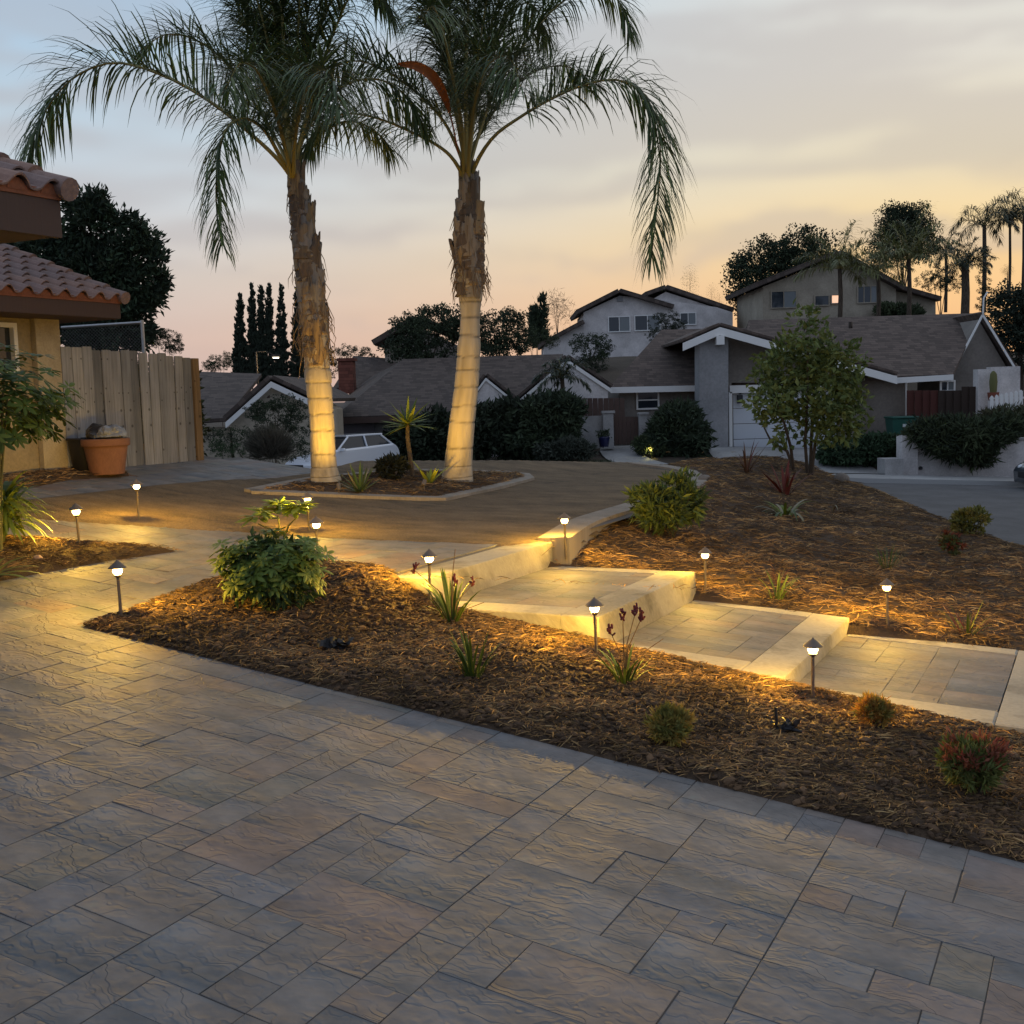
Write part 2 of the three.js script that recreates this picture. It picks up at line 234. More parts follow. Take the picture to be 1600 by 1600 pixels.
const hillBase = (u, v) => {
  const b = lerp(plane(u), 0.93, smooth(-4.6, -6.2, u)), h = lerp(stepSide(u), b, smooth(FAR_V, 13, v)), x = u * CT + v * ST;
  return h + 0.12 * Math.sin(u * 0.9 + 1) * smooth(12.5, 15, v) - 0.30 * Math.pow(Math.max(0, x - 6.9), 1.6) - 0.4 * Math.pow(Math.max(0, v - 24), 1.6);
};
const leftPoly = [onPav(-260, 828), onPav(0, 842), onPav(140, 852), onPav(282, 861), onPav(150, 880), onPav(0, 908), onPav(-160, 955), onPav(-420, 1000)];
const islandPoly = [onPav(392, 771), onPav(540, 777), onPav(690, 782), onPav(770, 765), onPav(826, 750), onPav(820, 744), onPav(790, 741), onPav(640, 738), onPav(500, 750), onPav(450, 759)];
const housePoly = [onPav(-200, 800), onPav(20, 768), onPav(110, 750), onPav(205, 744), [-12.6, 12.6], [-13, 12.2], [-13.0, 8]];
const granitePoly = [onPav(-300, 796), onPav(60, 812), onPav(390, 832), onPav(640, 846), onPav(790, 852), onPav(850, 846), onPav(920, 815), onPav(985, 796), onPav(1050, 775), onPav(1088, 757), onPav(1090, 746), onPav(1070, 738), onPav(1000, 729), onPav(990, 722), onPav(800, 719), onPav(560, 720), onPav(490, 738), onPav(430, 747), onPav(330, 750), onPav(200, 762), onPav(30, 782), onPav(-250, 775)];
const mounded = (P, base, rise, seed) => (u, v) => { const d = polyDist(P, u, v); if (d < 0) return base(u, v) + Math.max(d * 0.7, -0.5); const n = (fbm(u * 1.3, v * 1.3, seed, 3) - 0.5) * 0.1 + (noise(u * 7, v * 7, seed + 5) - 0.5) * 0.03; return base(u, v) + Math.min(d * 0.5, rise) + n * smooth(0, 0.35, d); };
const bedH = mounded(bedPoly, bedBase, 0.05, 301), hillH = mounded(hillPoly, hillBase, 0.03, 302), leftH = mounded(leftPoly, pav, 0.05, 303), islandH = mounded(islandPoly, pav, 0.06, 304), houseH = mounded(housePoly, pav, 0.03, 305);
const stepTop = (u) => (u < -5.2 ? 0.95 : u < -3.63 ? 0.7 : u < -2.13 ? lerp(0.43, 0.32, (u + 3.63) / 1.5) : lerp(0.19, 0.1, (u + 2.13) / 1.8));
function groundH(u, v) {                                       // whatever lies on top near the house
  if (v > NEAR_V && v < FAR_V && u > -5.55 && u < -0.3) return stepTop(u);
  let h = pav(u, v);
  if (inPoly(bedPoly, u, v)) h = Math.max(bedH(u, v), bedBase(u, v)); else if (inPoly(hillPoly, u, v)) h = hillH(u, v);
  else if (inPoly(leftPoly, u, v)) h = leftH(u, v); else if (inPoly(islandPoly, u, v)) h = islandH(u, v); else if (inPoly(housePoly, u, v)) h = houseH(u, v);
  return h;
}
const ground = (px, py) => hit(px, py, groundH);
const ease = (p) => { const [u, v] = uvOf(p); p.y = groundH(u, v); return p; };

function sheet(u0, u1, v0, v1, step, h, keep, uvk = 1) {       // a grid over the site laid on h(u, v)
  const nu = Math.ceil((u1 - u0) / step), nv = Math.ceil((v1 - v0) / step), P = [], U = [], I = [], ok = [];
  for (let j = 0; j <= nv; j++) for (let i = 0; i <= nu; i++) { const u = lerp(u0, u1, i / nu), v = lerp(v0, v1, j / nv), q = site(u, v, h(u, v)); P.push(q.x, q.y, q.z); U.push(u * uvk, v * uvk); ok.push(!keep || keep(u, v)); }
  for (let j = 0; j < nv; j++) for (let i = 0; i < nu; i++) { const a = j * (nu + 1) + i, b = a + 1, c = a + nu + 1, d = c + 1; if (ok[a] || ok[b] || ok[c] || ok[d]) I.push(a, b, c, b, d, c); }
  const g = new THREE.BufferGeometry(); g.setAttribute('position', new THREE.Float32BufferAttribute(P, 3)); g.setAttribute('uv', new THREE.Float32BufferAttribute(U, 2)); g.setIndex(I); g.computeVertexNormals();
  const used = new Map(), ni = I.map((i) => { if (!used.has(i)) used.set(i, used.size); return used.get(i); }), out = new THREE.BufferGeometry();
  for (const [k, n] of [['position', 3], ['normal', 3], ['uv', 2]]) { const s = g.attributes[k].array, a = new Float32Array(used.size * n); for (const [o, w] of used) for (let c = 0; c < n; c++) a[w * n + c] = s[o * n + c]; out.setAttribute(k, new THREE.BufferAttribute(a, n)); }
  out.setIndex(ni); return out;
}
const bedSheet = (name, P, h, step, m) => { const us = P.map((p) => p[0]), vs = P.map((p) => p[1]); return kind(part(scene, name, sheet(Math.min(...us) - 0.1, Math.max(...us) + 0.1, Math.min(...vs) - 0.1, Math.max(...vs) + 0.1, step, h, (u, v) => polyDist(P, u, v) > -0.12), m), 'structure'); };
tag(bedSheet('mulch_bed', bedPoly, bedH, 0.05, M.mulch), 'brown shredded mulch bed between the paved driveway and the lit steps');
tag(bedSheet('mulch_slope', hillPoly, hillH, 0.1, M.mulch), 'wide brown mulch slope to the right of the steps, above the street');
tag(bedSheet('mulch_corner', leftPoly, leftH, 0.05, M.mulch), 'small triangle of mulch at the left between two walks');
tag(bedSheet('mulch_island', islandPoly, islandH, 0.07, M.mulch), 'dark mulch island under the two palms');
tag(bedSheet('mulch_strip', housePoly, houseH, 0.08, M.mulch), 'dark mulch strip along the foot of the house wall');
tag(bedSheet('granite_court', granitePoly, (u, v) => { const d = polyDist(granitePoly, u, v); return pav(u, v) + (d < 0 ? d * 0.5 : Math.min(0.008, d * 0.3)) + (fbm(u * 2, v * 2, 310, 3) - 0.5) * 0.012 * smooth(0, 0.4, d); }, 0.1, M.granite), 'brown compacted granite court around the palm island');

// ---------------------------------------------------------------- terrain, street, walks beyond
const street = (x) => clamp(-0.72 - 0.05 * (x - 13), -2.2, 0.02) - 0.05 * Math.max(0, Math.min(20, -6 - x));
const lotPoly = [[-40, -12], [-40, 24], [-9.5, 22.5], [-5.2, 18.9], [0, 21.9], [2.6, 23], [4.4, 24.2], [6.9, 24.4], [7.8, 18], [7.8, -12]];   // x and distance ahead
function land(x, Z) {
  const hill = smooth(54, 76, Z) * lerp(0.6, 4.6, smooth(-10, 8, x)) + smooth(80, 130, Z) * lerp(-1.5, 2.5, smooth(-10, 20, x));
  const b = street(x) + 0.75 * smooth(40, 46, Z) * smooth(-4, 6, x) + hill - 0.06;
  const d = polyDist(lotPoly, x, Z); if (d < -2.5) return b;
  const [u, v] = uvOf(V3(x, 0, -Z)), out = v > 6.2 && u > -6.6, hl = v > FAR_V - 0.3 && polyDist(hillPoly, u, v) > -0.5;
  const top = hl ? hillBase(u, Math.max(v, FAR_V)) - 0.3 : out ? Math.min(stepSide(u), plane(u)) - 0.55 : Math.min(pav(Math.max(u, -13), v), 1.75) - 0.16;
  return d >= 0 ? top : lerp(top, b, smooth(0, 2.5, -d));
}
{
  const axis = (a, b, s, lo, hi) => { const L = []; for (let x = a; x <= b; x += s) L.push(x); let d = s; while (L[L.length - 1] < hi) { d = Math.min(d * 1.12, 200); L.push(L[L.length - 1] + d); } d = s; while (L[0] > lo) { d = Math.min(d * 1.12, 200); L.unshift(L[0] - d); } return L; };
  const X = axis(-13, 13, 0.4, -1500, 1500), Z = axis(-4, 27, 0.4, -400, 2500), P = [], U = [], I = [], n = X.length;
  for (const z of Z) for (const x of X) { P.push(x, land(x, z), -z); U.push(x, z); }
  for (let j = 0; j < Z.length - 1; j++) for (let i = 0; i < n - 1; i++) { const a = j * n + i; I.push(a, a + 1, a + n, a + 1, a + n + 1, a + n); }
  const g = new THREE.BufferGeometry(); g.setAttribute('position', new THREE.Float32BufferAttribute(P, 3)); g.setAttribute('uv', new THREE.Float32BufferAttribute(U, 2)); g.setIndex(I); g.computeVertexNormals();
  tag(kind(part(scene, 'terrain', g, M.earth), 'structure'), 'bare brown earth of the lots and the hill across the street');
  const strip = (x0, x1, z0, z1, h, step = 1.5) => { const P = [], U = [], I = [], nx = Math.ceil((x1 - x0) / step), nz = Math.max(1, Math.ceil((z1 - z0) / step)); for (let j = 0; j <= nz; j++) for (let i = 0; i <= nx; i++) { const x = lerp(x0, x1, i / nx), z = lerp(z0, z1, j / nz); P.push(x, h(x, z), -z); U.push(x, z); } for (let j = 0; j < nz; j++) for (let i = 0; i < nx; i++) { const a = j * (nx + 1) + i; I.push(a, a + 1, a + nx + 1, a + 1, a + nx + 2, a + nx + 1); } const g = new THREE.BufferGeometry(); g.setAttribute('position', new THREE.Float32BufferAttribute(P, 3)); g.setAttribute('uv', new THREE.Float32BufferAttribute(U, 2)); g.setIndex(I); g.computeVertexNormals(); return g; };
  kind(part(scene, 'street', strip(-60, 90, 20.6, 38, (x) => street(x)), M.street), 'structure');
  const kerb = (x0, x1, z0, z1, lift) => join([strip(x0, x1, z0, z1, (x) => street(x) + lift), ...[z0, z1].map((z) => { const P = [], I = []; const n = 60; for (let i = 0; i <= n; i++) { const x = lerp(x0, x1, i / n); P.push(x, street(x) + lift, -z, x, street(x) - 0.2, -z); if (i < n) I.push(i * 2, i * 2 + 1, i * 2 + 2, i * 2 + 1, i * 2 + 3, i * 2 + 2); } const g = new THREE.BufferGeometry(); g.setAttribute('position', new THREE.Float32BufferAttribute(P, 3)); g.setIndex(I); g.computeVertexNormals(); return g; })]);
  kind(part(scene, 'sidewalk', kerb(-60, 90, 38, 40.2, 0.15), M.walk), 'structure');
  kind(part(scene, 'sidewalk', kerb(8.9, 90, 19.4, 20.57, 0.14), M.walk), 'structure');
  const gr = (x, z) => Math.max(land(x, z), street(x) + 0.15 * smooth(42, 40, z)) + 0.03;
  kind(part(scene, 'garage_apron', strip(at(1112, 700, 44).x, at(1345, 700, 44).x, 40.2, 47.4, gr), M.walk), 'structure');
  { const pts = [[1085, 40.3], [1040, 41.5], [985, 43.0], [968, 45], [975, 47.2]].map(([px, Z]) => V3(at(px, 700, Z).x, 0, -Z)), c = new THREE.CatmullRomCurve3(pts).getPoints(16), P = [], I = [], U = []; c.forEach((p, i) => { const t = c[Math.min(i + 1, 16)].clone().sub(c[Math.max(i - 1, 0)]).normalize(), s = V3(-t.z, 0, t.x).multiplyScalar(0.75); for (const q of [p.clone().add(s), p.clone().sub(s)]) { P.push(q.x, gr(q.x, -q.z) + 0.01, q.z); U.push(q.x, q.z); } if (i < 16) { const a = i * 2; I.push(a, a + 1, a + 2, a + 1, a + 3, a + 2); } }); const g = new THREE.BufferGeometry(); g.setAttribute('position', new THREE.Float32BufferAttribute(P, 3)); g.setAttribute('uv', new THREE.Float32BufferAttribute(U, 2)); g.setIndex(I); g.computeVertexNormals(); kind(part(scene, 'garden_walk', g, M.walk), 'structure'); }
}

// ---------------------------------------------------------------- paving: every stone its own piece
function blockGeo(c, down, bevel, uvs) {                       // c: four top corners (anticlockwise from above); chamfered upper edge
  const mid = c.reduce((a, p) => a.add(p), V3()).multiplyScalar(0.25), top = c.map((p) => p.clone().lerp(mid, bevel / p.distanceTo(mid) * 1.41)), P = [], U = [];
  const rim = c.map((p) => p.clone().add(V3(0, -bevel * 0.8, 0))), low = c.map((p) => p.clone().add(V3(0, -down, 0))), uv = (p) => uvs(p);
  const quad = (a, b, d, e) => { for (const p of [a, b, d, a, d, e]) { P.push(p.x, p.y, p.z); U.push(...uv(p)); } };
  quad(...top); for (let i = 0; i < 4; i++) { const j = (i + 1) % 4; quad(rim[i], rim[j], top[j], top[i]); quad(low[i], low[j], rim[j], rim[i]); }
  const g = new THREE.BufferGeometry(); g.setAttribute('position', new THREE.Float32BufferAttribute(P, 3)); g.setAttribute('uv', new THREE.Float32BufferAttribute(U, 2)); g.computeVertexNormals(); return g;
}
const stoneTints = [[0.205, 0.195, 0.185], [0.225, 0.205, 0.18], [0.19, 0.185, 0.185], [0.24, 0.195, 0.165], [0.18, 0.185, 0.2], [0.215, 0.205, 0.17], [0.21, 0.2, 0.19], [0.17, 0.165, 0.16], [0.25, 0.185, 0.155], [0.2, 0.195, 0.19]];
const slateMap = rep(T.slateCol, 1.5), slateBump = rep(T.slate, 1.15, 1.2);
const stoneMats = stoneTints.map((c) => mat(lerp(0.202, c[0], 0.6) * 1.12, lerp(0.194, c[1], 0.6) * 1.14, lerp(0.186, c[2], 0.6) * 1.16, { map: slateMap, bumpMap: slateBump, bumpScale: 0.0125, rough: 0.72 }));
const CELL = 0.21, stoneGeos = new Map();
function stoneGeo(w, d, variant) {
  const key = w + '_' + d + '_' + variant;
  if (!stoneGeos.has(key)) { const R = rng(w * 911 + d * 37 + variant * 5), ou = R() * 9, ov = R() * 9, W = w * CELL - 0.0016, D = d * CELL - 0.0034, j = () => (R() - 0.5) * 0.004; const c = [V3(-W / 2 + j(), 0, D / 2 + j()), V3(W / 2 + j(), 0, D / 2 + j()), V3(W / 2 + j(), 0, -D / 2 + j()), V3(-W / 2 + j(), 0, -D / 2 + j())]; stoneGeos.set(key, blockGeo(c, 0.04, 0.002, (p) => [p.x + ou, p.z * -1 + ov])); }
  return stoneGeos.get(key);
}
function pack(u0, u1, v0, v1, keep, seed) {                    // random ashlar on a grid of cells
  const R = rng(seed), nu = Math.floor((u1 - u0) / CELL + 0.01), nv = Math.floor((v1 - v0) / CELL + 0.01), full = new Uint8Array(nu * nv), out = [];
  const sizes = [[3, 2], [2, 2], [2, 2], [2, 1], [2, 1], [1, 1], [3, 2], [1, 2], [2, 1], [3, 1], [1, 1]];
  for (let j = 0; j < nv; j++) for (let i = 0; i < nu; i++) {
    if (full[j * nu + i]) continue;
    const try0 = sizes[Math.floor(R() * sizes.length)]; let done = false;
    for (const [w, d] of [try0, [2, 2], [2, 1], [1, 2], [1, 1]]) { if (i + w > nu || j + d > nv) continue; let free = true; for (let b = 0; b < d && free; b++) for (let a = 0; a < w; a++) if (full[(j + b) * nu + i + a]) { free = false; break; } if (!free) continue; for (let b = 0; b < d; b++) for (let a = 0; a < w; a++) full[(j + b) * nu + i + a] = 1; const u = u0 + (i + w / 2) * CELL, v = v0 + (j + d / 2) * CELL; if (keep(u, v)) out.push([u, v, w, d]); done = true; break; }
    if (!done) full[j * nu + i] = 1;
  }
  return out;
}
function lay(parent, list, h, mats, seed, most = 290, lift = 0, fit = false) {
  const R = rng(seed), rest = new Map();
  const over = ([u, v, w, d]) => { for (const a of [-0.5, 0, 0.5]) for (const b of [-0.5, 0, 0.5]) { const x = u + a * w * CELL, y = v + b * d * CELL; if (inPoly(bedPoly, x, y) && bedH(x, y) < h(x, y) - 0.025) return true; } return false; };
  if (fit) list = list.flatMap((s) => { if (!over(s)) return [s]; const [u, v, w, d] = s, out = []; for (let i = 0; i < w; i++) for (let j = 0; j < d; j++) out.push([u + (i - (w - 1) / 2) * CELL, v + (j - (d - 1) / 2) * CELL, 1, 1]); return out.filter((q) => !over(q)); });
  list.map(([u, v, w, d]) => { const p = site(u, v, h(u, v)); return { u, v, w, d, p, dist: p.distanceTo(CP) }; }).sort((a, b) => a.dist - b.dist).forEach((s, k) => {
    const e = 0.08, hu = (h(s.u + e, s.v) - h(s.u - e, s.v)) / (2 * e), hv = (h(s.u, s.v + e) - h(s.u, s.v - e)) / (2 * e);
    const ex = V3(CT, hu, ST).normalize(), ez = V3(-ST, -hv, CT), ey = ez.clone().cross(ex).normalize(), e2 = ex.clone().cross(ey);
    const m = new THREE.Matrix4().makeBasis(ex, ey, e2).setPosition(s.p.clone().add(V3(0, lift + (R() - 0.5) * 0.003, 0)));
    m.multiply(new THREE.Matrix4().makeRotationFromEuler(new THREE.Euler((R() - 0.5) * 0.008, 0, (R() - 0.5) * 0.008)));
    const g = stoneGeo(s.w, s.d, Math.floor(R() * 3)), mt = mats[Math.floor(R() * mats.length)];
    if (k < most) { const o = part(parent, 'paver', g, mt); o.applyMatrix4(m); }
    else { const q = g.clone().applyMatrix4(m); if (!rest.has(mt)) rest.set(mt, []); rest.get(mt).push(q); }
  });
  for (const [mt, gs] of rest) kind(part(parent, 'far_pavers', gs, mt), 'stuff');
}
const seen = (p, m = 260) => { const [x, y, z] = toPx(p); return z > 0.4 && x > -m && x < 1600 + m && y < 1600 + m * 1.5 && y > 0; };
const clearOf = (u, v) => polyDist(granitePoly, u, v) < 0.3 && polyDist(bedPoly, u, v) < (u > -7 ? 0.03 : 0.35) && polyDist(hillPoly, u, v) < 0.1 && polyDist(leftPoly, u, v) < 0.35 && polyDist(islandPoly, u, v) < 0.2 && polyDist(housePoly, u, v) < 0.3 && !(v > NEAR_V - 0.05 && u > -5.6) && u > -12.9;
const inLot = (u, v) => { const p = site(u, v, 0); return polyDist(lotPoly, p.x, -p.z) > 0.15; };
{
  const drive = new THREE.Group(); drive.name = 'driveway'; scene.add(kind(tag(drive, 'driveway of grey-brown slate-textured pavers in the foreground'), 'structure'));
  part(drive, 'bedding', sheet(-9, 4, 1.2, 6.6, 0.5, (u, v) => pav(u, v) - 0.0065), M.bedding);
  lay(drive, pack(-9, 4, DRIVE_V + 0.13 - 24 * CELL, DRIVE_V + 0.14, (u, v) => seen(site(u, v, pav(u, v))), 5), pav, stoneMats, 6, 298);
  const walk = new THREE.Group(); walk.name = 'walkway'; scene.add(kind(tag(walk, 'winding walkway of tan slate-textured pavers between the beds'), 'structure'));
  part(walk, 'bedding', sheet(-16, -5.3, DRIVE_V, 15.5, 0.4, (u, v) => pav(u, v) - 0.012, (u, v) => inLot(u, v) && polyDist(bedPoly, u, v) < (u > -7 ? -0.06 : 0.3)), M.bedding);
  lay(walk, pack(-15.5, -5.5, DRIVE_V, 15.4, (u, v) => clearOf(u, v) && inLot(u, v) && seen(site(u, v, pav(u, v))), 8), pav, stoneMats, 9, 298, 0, true);
}
// concrete bands: the edge of the court and of the island
function ribbon(pts, w, h, top, down) { const out = []; const n = pts.length; const off = pts.map((p, i) => { const a = pts[Math.max(0, i - 1)], b = pts[Math.min(n - 1, i + 1)], l = Math.hypot(b[0] - a[0], b[1] - a[1]); return [-(b[1] - a[1]) / l * w / 2, (b[0] - a[0]) / l * w / 2]; }); for (let i = 0; i < n - 1; i++) { const q = (k, s) => { const u = pts[k][0] + off[k][0] * s, v = pts[k][1] + off[k][1] * s; return site(u, v, h(u, v) + top); }; out.push(blockGeo([q(i, 1), q(i, -1), q(i + 1, -1), q(i + 1, 1)], down, 0.001, (p) => [p.x, p.z])); } return out; }
const spline = (P, n, closed) => new THREE.CatmullRomCurve3(P.map(([u, v]) => V3(u, 0, v)), closed, 'centripetal').getPoints(n).map((p) => [p.x, p.z]);
part(scene, 'court_border', ribbon(spline(curbOut.map(([u, v]) => [u - 0.14, v - 0.02]), 40), 0.34, pav, 0.035, 0.5), M.border);
tag(kind(scene.children[scene.children.length - 1], 'structure'), 'curved pale concrete band along the right edge of the court');
{ const loop = [...islandPoly, islandPoly[0]].map(([u, v]) => [u, v]); const pts = []; for (let i = 0; i < loop.length - 1; i++) { const n = Math.max(1, Math.round(Math.hypot(loop[i + 1][0] - loop[i][0], loop[i + 1][1] - loop[i][1]) / 0.5)); for (let k = 0; k < n; k++) pts.push([lerp(loop[i][0], loop[i + 1][0], k / n), lerp(loop[i][1], loop[i + 1][1], k / n)]); } pts.push(pts[0]);
  tag(kind(part(scene, 'island_border', ribbon(pts, 0.2, pav, 0.05, 0.3), M.border), 'structure'), 'pale concrete band around the palm island'); }

// ---------------------------------------------------------------- the steps: three concrete-framed landings filled with pavers
{
  const steps = thing('garden_steps', 'broad cream concrete steps with paver landings going down to the right, lit by path lamps', 'steps');
  const top = (u0, u1, h0, h1) => (u) => lerp(h0, h1, (u - u0) / (u1 - u0));
  const blk = (u0, u1, v0, v1, h, down = 0.42) => blockGeo([site(u0, v0, h(u0)), site(u1, v0, h(u1)), site(u1, v1, h(u1)), site(u0, v1, h(u0))], down, 0.012, (p) => [p.x * CT + p.z * ST + 0.7 * p.y, 0.7 * p.y + p.x * ST - p.z * CT]);
  part(steps, 'top_band', [blk(-5.56, -5.2, NEAR_V, FAR_V + 0.02, () => 0.952, 0.45)], M.concrete, 'cream concrete band at the head of the steps');
  const rows = [[-5.2, -3.63, 0.70, 0.70], [-3.63, -2.13, 0.43, 0.325], [-2.13, -0.32, 0.19, 0.10]];
  rows.forEach(([a, b, h0, h1], k) => {
    const h = top(a, b, h0, h1), L = new THREE.Group(); L.name = 'landing'; steps.add(L); const g = 0.002;
    part(L, 'side_band', [blk(a + g, b - 0.34, FAR_V - 0.21, FAR_V, h)], M.concrete); part(L, 'side_band', [blk(a + g, b - 0.34, NEAR_V, NEAR_V + 0.34, h)], M.concrete);
    part(L, 'nose', [blk(b - 0.337, b, NEAR_V, FAR_V, h)], M.concrete);
    part(L, 'bedding', [blk(a + g, b - 0.34, NEAR_V + 0.345, FAR_V - 0.215, (u) => h(u) - 0.02, 0.3)], M.bedding);
    const n = Math.floor((FAR_V - NEAR_V - 0.555) / CELL), w = b - a - 0.345, cu = Math.floor(w / CELL + 0.25), v0 = NEAR_V + 0.347;
    const R = rng(70 + k), sc = [w / (cu * CELL), (FAR_V - NEAR_V - 0.56) / (n * CELL)];
    for (const [u, v, wc, dc] of pack(0, cu * CELL + 0.001, 0, n * CELL + 0.001, () => true, 40 + k)) { const o = part(L, 'paver', stoneGeo(wc, dc, Math.floor(R() * 3)), stoneMats[Math.floor(R() * 10)]); const uu = a + g + u * sc[0], vv = v0 + v * sc[1]; o.position.copy(site(uu, vv, h(uu) - 0.004)); o.rotation.order = 'YXZ'; o.rotation.y = -TH; o.rotation.z = Math.atan((h1 - h0) / (b - a)); o.scale.set(sc[0], 1, sc[1]); }
  });
}
// ---------------------------------------------------------------- loose shreds of mulch lying on the beds
{
  const strand = (() => { const P = []; const c = [[-0.5, 0, 0], [-0.17, 0.05, 0.05], [0.17, 0.06, 0.02], [0.5, 0.01, -0.06]]; for (let i = 0; i < 3; i++) { const [a, b, d] = c[i], [e, f, g] = c[i + 1], w0 = i === 0 ? 0.2 : 1, w1 = i === 2 ? 0.2 : 1, q = [[a, b, d - 0.035 * w0], [a, b + 0.045 * w0, d], [a, b, d + 0.035 * w0]], r = [[e, f, g - 0.035 * w1], [e, f + 0.045 * w1, g], [e, f, g + 0.035 * w1]]; for (let k = 0; k < 2; k++) P.push(...q[k], ...r[k], ...r[k + 1], ...q[k], ...r[k + 1], ...q[k + 1]); } const g = new THREE.BufferGeometry(); g.setAttribute('position', new THREE.Float32BufferAttribute(P, 3)); g.computeVertexNormals(); return g; })();
  const m = mat(1, 1, 1, { rough: 0.95 }), chip = metreUV(new THREE.IcosahedronGeometry(1, 0));
  const cols = [[0.18, 0.10, 0.042], [0.12, 0.068, 0.03], [0.25, 0.145, 0.055], [0.075, 0.043, 0.022], [0.35, 0.215, 0.085], [0.095, 0.056, 0.028], [0.46, 0.31, 0.14]];
  const scatter = (label, P, h, n, seed, size, lim) => {
    const R = rng(seed), us = P.map((p) => p[0]), vs = P.map((p) => p[1]), o = new THREE.InstancedMesh(strand, m, n), M4 = new THREE.Matrix4(), q = new THREE.Quaternion(), E = new THREE.Euler(), c = new THREE.Color(); let k = 0, tries = 0;
    while (k < n && tries++ < n * 30) {
      const u = lerp(Math.min(...us), Math.max(...us), R()), v = lerp(Math.min(...vs), Math.max(...vs), R()); const d = polyDist(P, u, v); if (d < 0.005 && !(d > -0.14 && R() < 0.09 * (1 + d / 0.14))) continue; const patch = fbm(u * 2.1, v * 2.1, seed + 9, 3), clump = fbm(u * 6, v * 6, seed + 19, 2); if (R() > smooth(0.3, 0.55, clump) + 0.25) continue;
      const p = site(u, v, h(u, v)); if (!seen(p, 120) || (lim && R() > lim(p))) continue; p.y = Math.max(p.y, d < 0 ? pav(u, v) : -9) + 0.004 + 0.012 * R();
      const s = size * (0.5 + 1.1 * R() * R() + (R() < 0.03 ? 0.8 : 0)); E.set((R() - 0.5) * 0.5, R() * 6.3, (R() - 0.5) * 0.55); M4.compose(p, q.setFromEuler(E), V3(s, s * 0.9, s * (0.6 + R() * 0.6)));
      o.setMatrixAt(k, M4); const cc = cols[R() < 0.1 ? 4 : R() < 0.03 ? 6 : Math.floor(R() * 6)], f = (0.55 + 0.6 * R()) * lerp(0.55, 1.35, smooth(0.32, 0.66, patch)); o.setColorAt(k, c.setRGB(cc[0] * f, cc[1] * f, cc[2] * f)); k++;
    }
    o.count = k; if (!lim && n > 8000) { const chips = new THREE.InstancedMesh(chip, m, Math.round(n * 0.12)); let j = 0, t2 = 0; while (j < chips.count && t2++ < n * 10) { const u = lerp(Math.min(...us), Math.max(...us), R()), v = lerp(Math.min(...vs), Math.max(...vs), R()); if (polyDist(P, u, v) < 0.01) continue; const p = site(u, v, h(u, v) + 0.008); if (!seen(p, 120)) continue; E.set((R() - 0.5) * 0.9, R() * 6.3, (R() - 0.5) * 0.9); const s = 0.02 + 0.035 * R() * R(); M4.compose(p, q.setFromEuler(E), V3(s, s * 0.5, s * (0.4 + 0.5 * R()))); chips.setMatrixAt(j, M4); const f = 0.3 + 1.0 * R() * R(); chips.setColorAt(j, c.setRGB(0.15 * f, 0.088 * f, 0.045 * f)); j++; } chips.count = j; chips.name = numbered('bark_chips'); chips.castShadow = chips.receiveShadow = true; scene.add(kind(tag(chips, 'small dark bark chips among the shreds beside the driveway'), 'stuff')); }
    o.name = numbered('mulch_shreds'); o.castShadow = o.receiveShadow = true; scene.add(kind(tag(o, label), 'stuff'));
  };
  scatter('loose bark shreds covering the bed beside the driveway', bedPoly, bedH, 52000, 501, 0.09);
  scatter('loose bark shreds covering the slope right of the steps', hillPoly, hillH, 60000, 502, 0.13, (p) => clamp(14 / -p.z, 0.2, 1));
  scatter('loose bark shreds in the small left corner bed', leftPoly, leftH, 5000, 503, 0.09);
  scatter('loose bark shreds on the palm island', islandPoly, islandH, 5000, 504, 0.12);
  scatter('loose bark shreds along the house wall', housePoly, houseH, 2500, 505, 0.12);
}

// ---------------------------------------------------------------- our house at the left edge
const local = (name, label, category) => { const o = thing(name, label, category); o.rotation.y = -TH; return o; };   // children use (u, y, -v)
const atU = (px, py, u) => { const d = ray(px, py), k = d.x * CT + d.z * ST, t = (u - (CP.x * CT + CP.z * ST)) / k; return CP.clone().addScaledVector(d, t); };
const uvy = (p) => { const [u, v] = uvOf(p); return V3(u, p.y, -v); };
const tileGeos = (() => {                                       // an S-shaped clay tile: barrel and pan, 14 mm thick, its length along -x (up the slope)
  const out = []; for (let k = 0; k < 3; k++) { const n = 9, W = 0.3, top = []; for (let i = 0; i <= n; i++) { const t = i / n, z = t * W; top.push([z, t < 0.68 ? Math.sin(t / 0.68 * Math.PI) * 0.085 : -0.012 * Math.sin((t - 0.68) / 0.32 * Math.PI)]); }
    const P = [], L = 0.46, quad = (a, b, c, d) => { for (const v of [a, b, c, a, c, d]) P.push(...v); }; const rise = 0.03;
    for (let i = 0; i < n; i++) { const [z0, y0] = top[i], [z1, y1] = top[i + 1], th = 0.016; const A = [0, y0 + rise, z0], B = [0, y1 + rise, z1], C = [-L, y1 * 0.9, z1], D = [-L, y0 * 0.9, z0]; quad(A, B, C, D); const dn = (q) => [q[0], q[1] - th, q[2]]; quad(dn(A), dn(B), B, A); if (i % 2 === 0) quad(dn(B), dn(A), dn(D), dn(C)); }
    const g = new THREE.BufferGeometry(); g.setAttribute('position', new THREE.Float32BufferAttribute(P, 3)); const h = mergeV(metreUV(g)); h.translate(0, 0, (k - 1) * 0.002); out.push(h); } return out;
})();
function mergeV(g) { return g; }
const tileMats = [[0.34, 0.21, 0.165], [0.31, 0.2, 0.17], [0.38, 0.23, 0.175], [0.29, 0.2, 0.175], [0.36, 0.24, 0.2]].map((c) => mat(...c, { map: rep(T.mottle, 0.6), bumpMap: rep(T.grain, 0.3), bumpScale: 0.003, rough: 0.85 }));
const clay = mat(0.34, 0.12, 0.055, { map: rep(T.mottle, 0.5), rough: 0.9 });
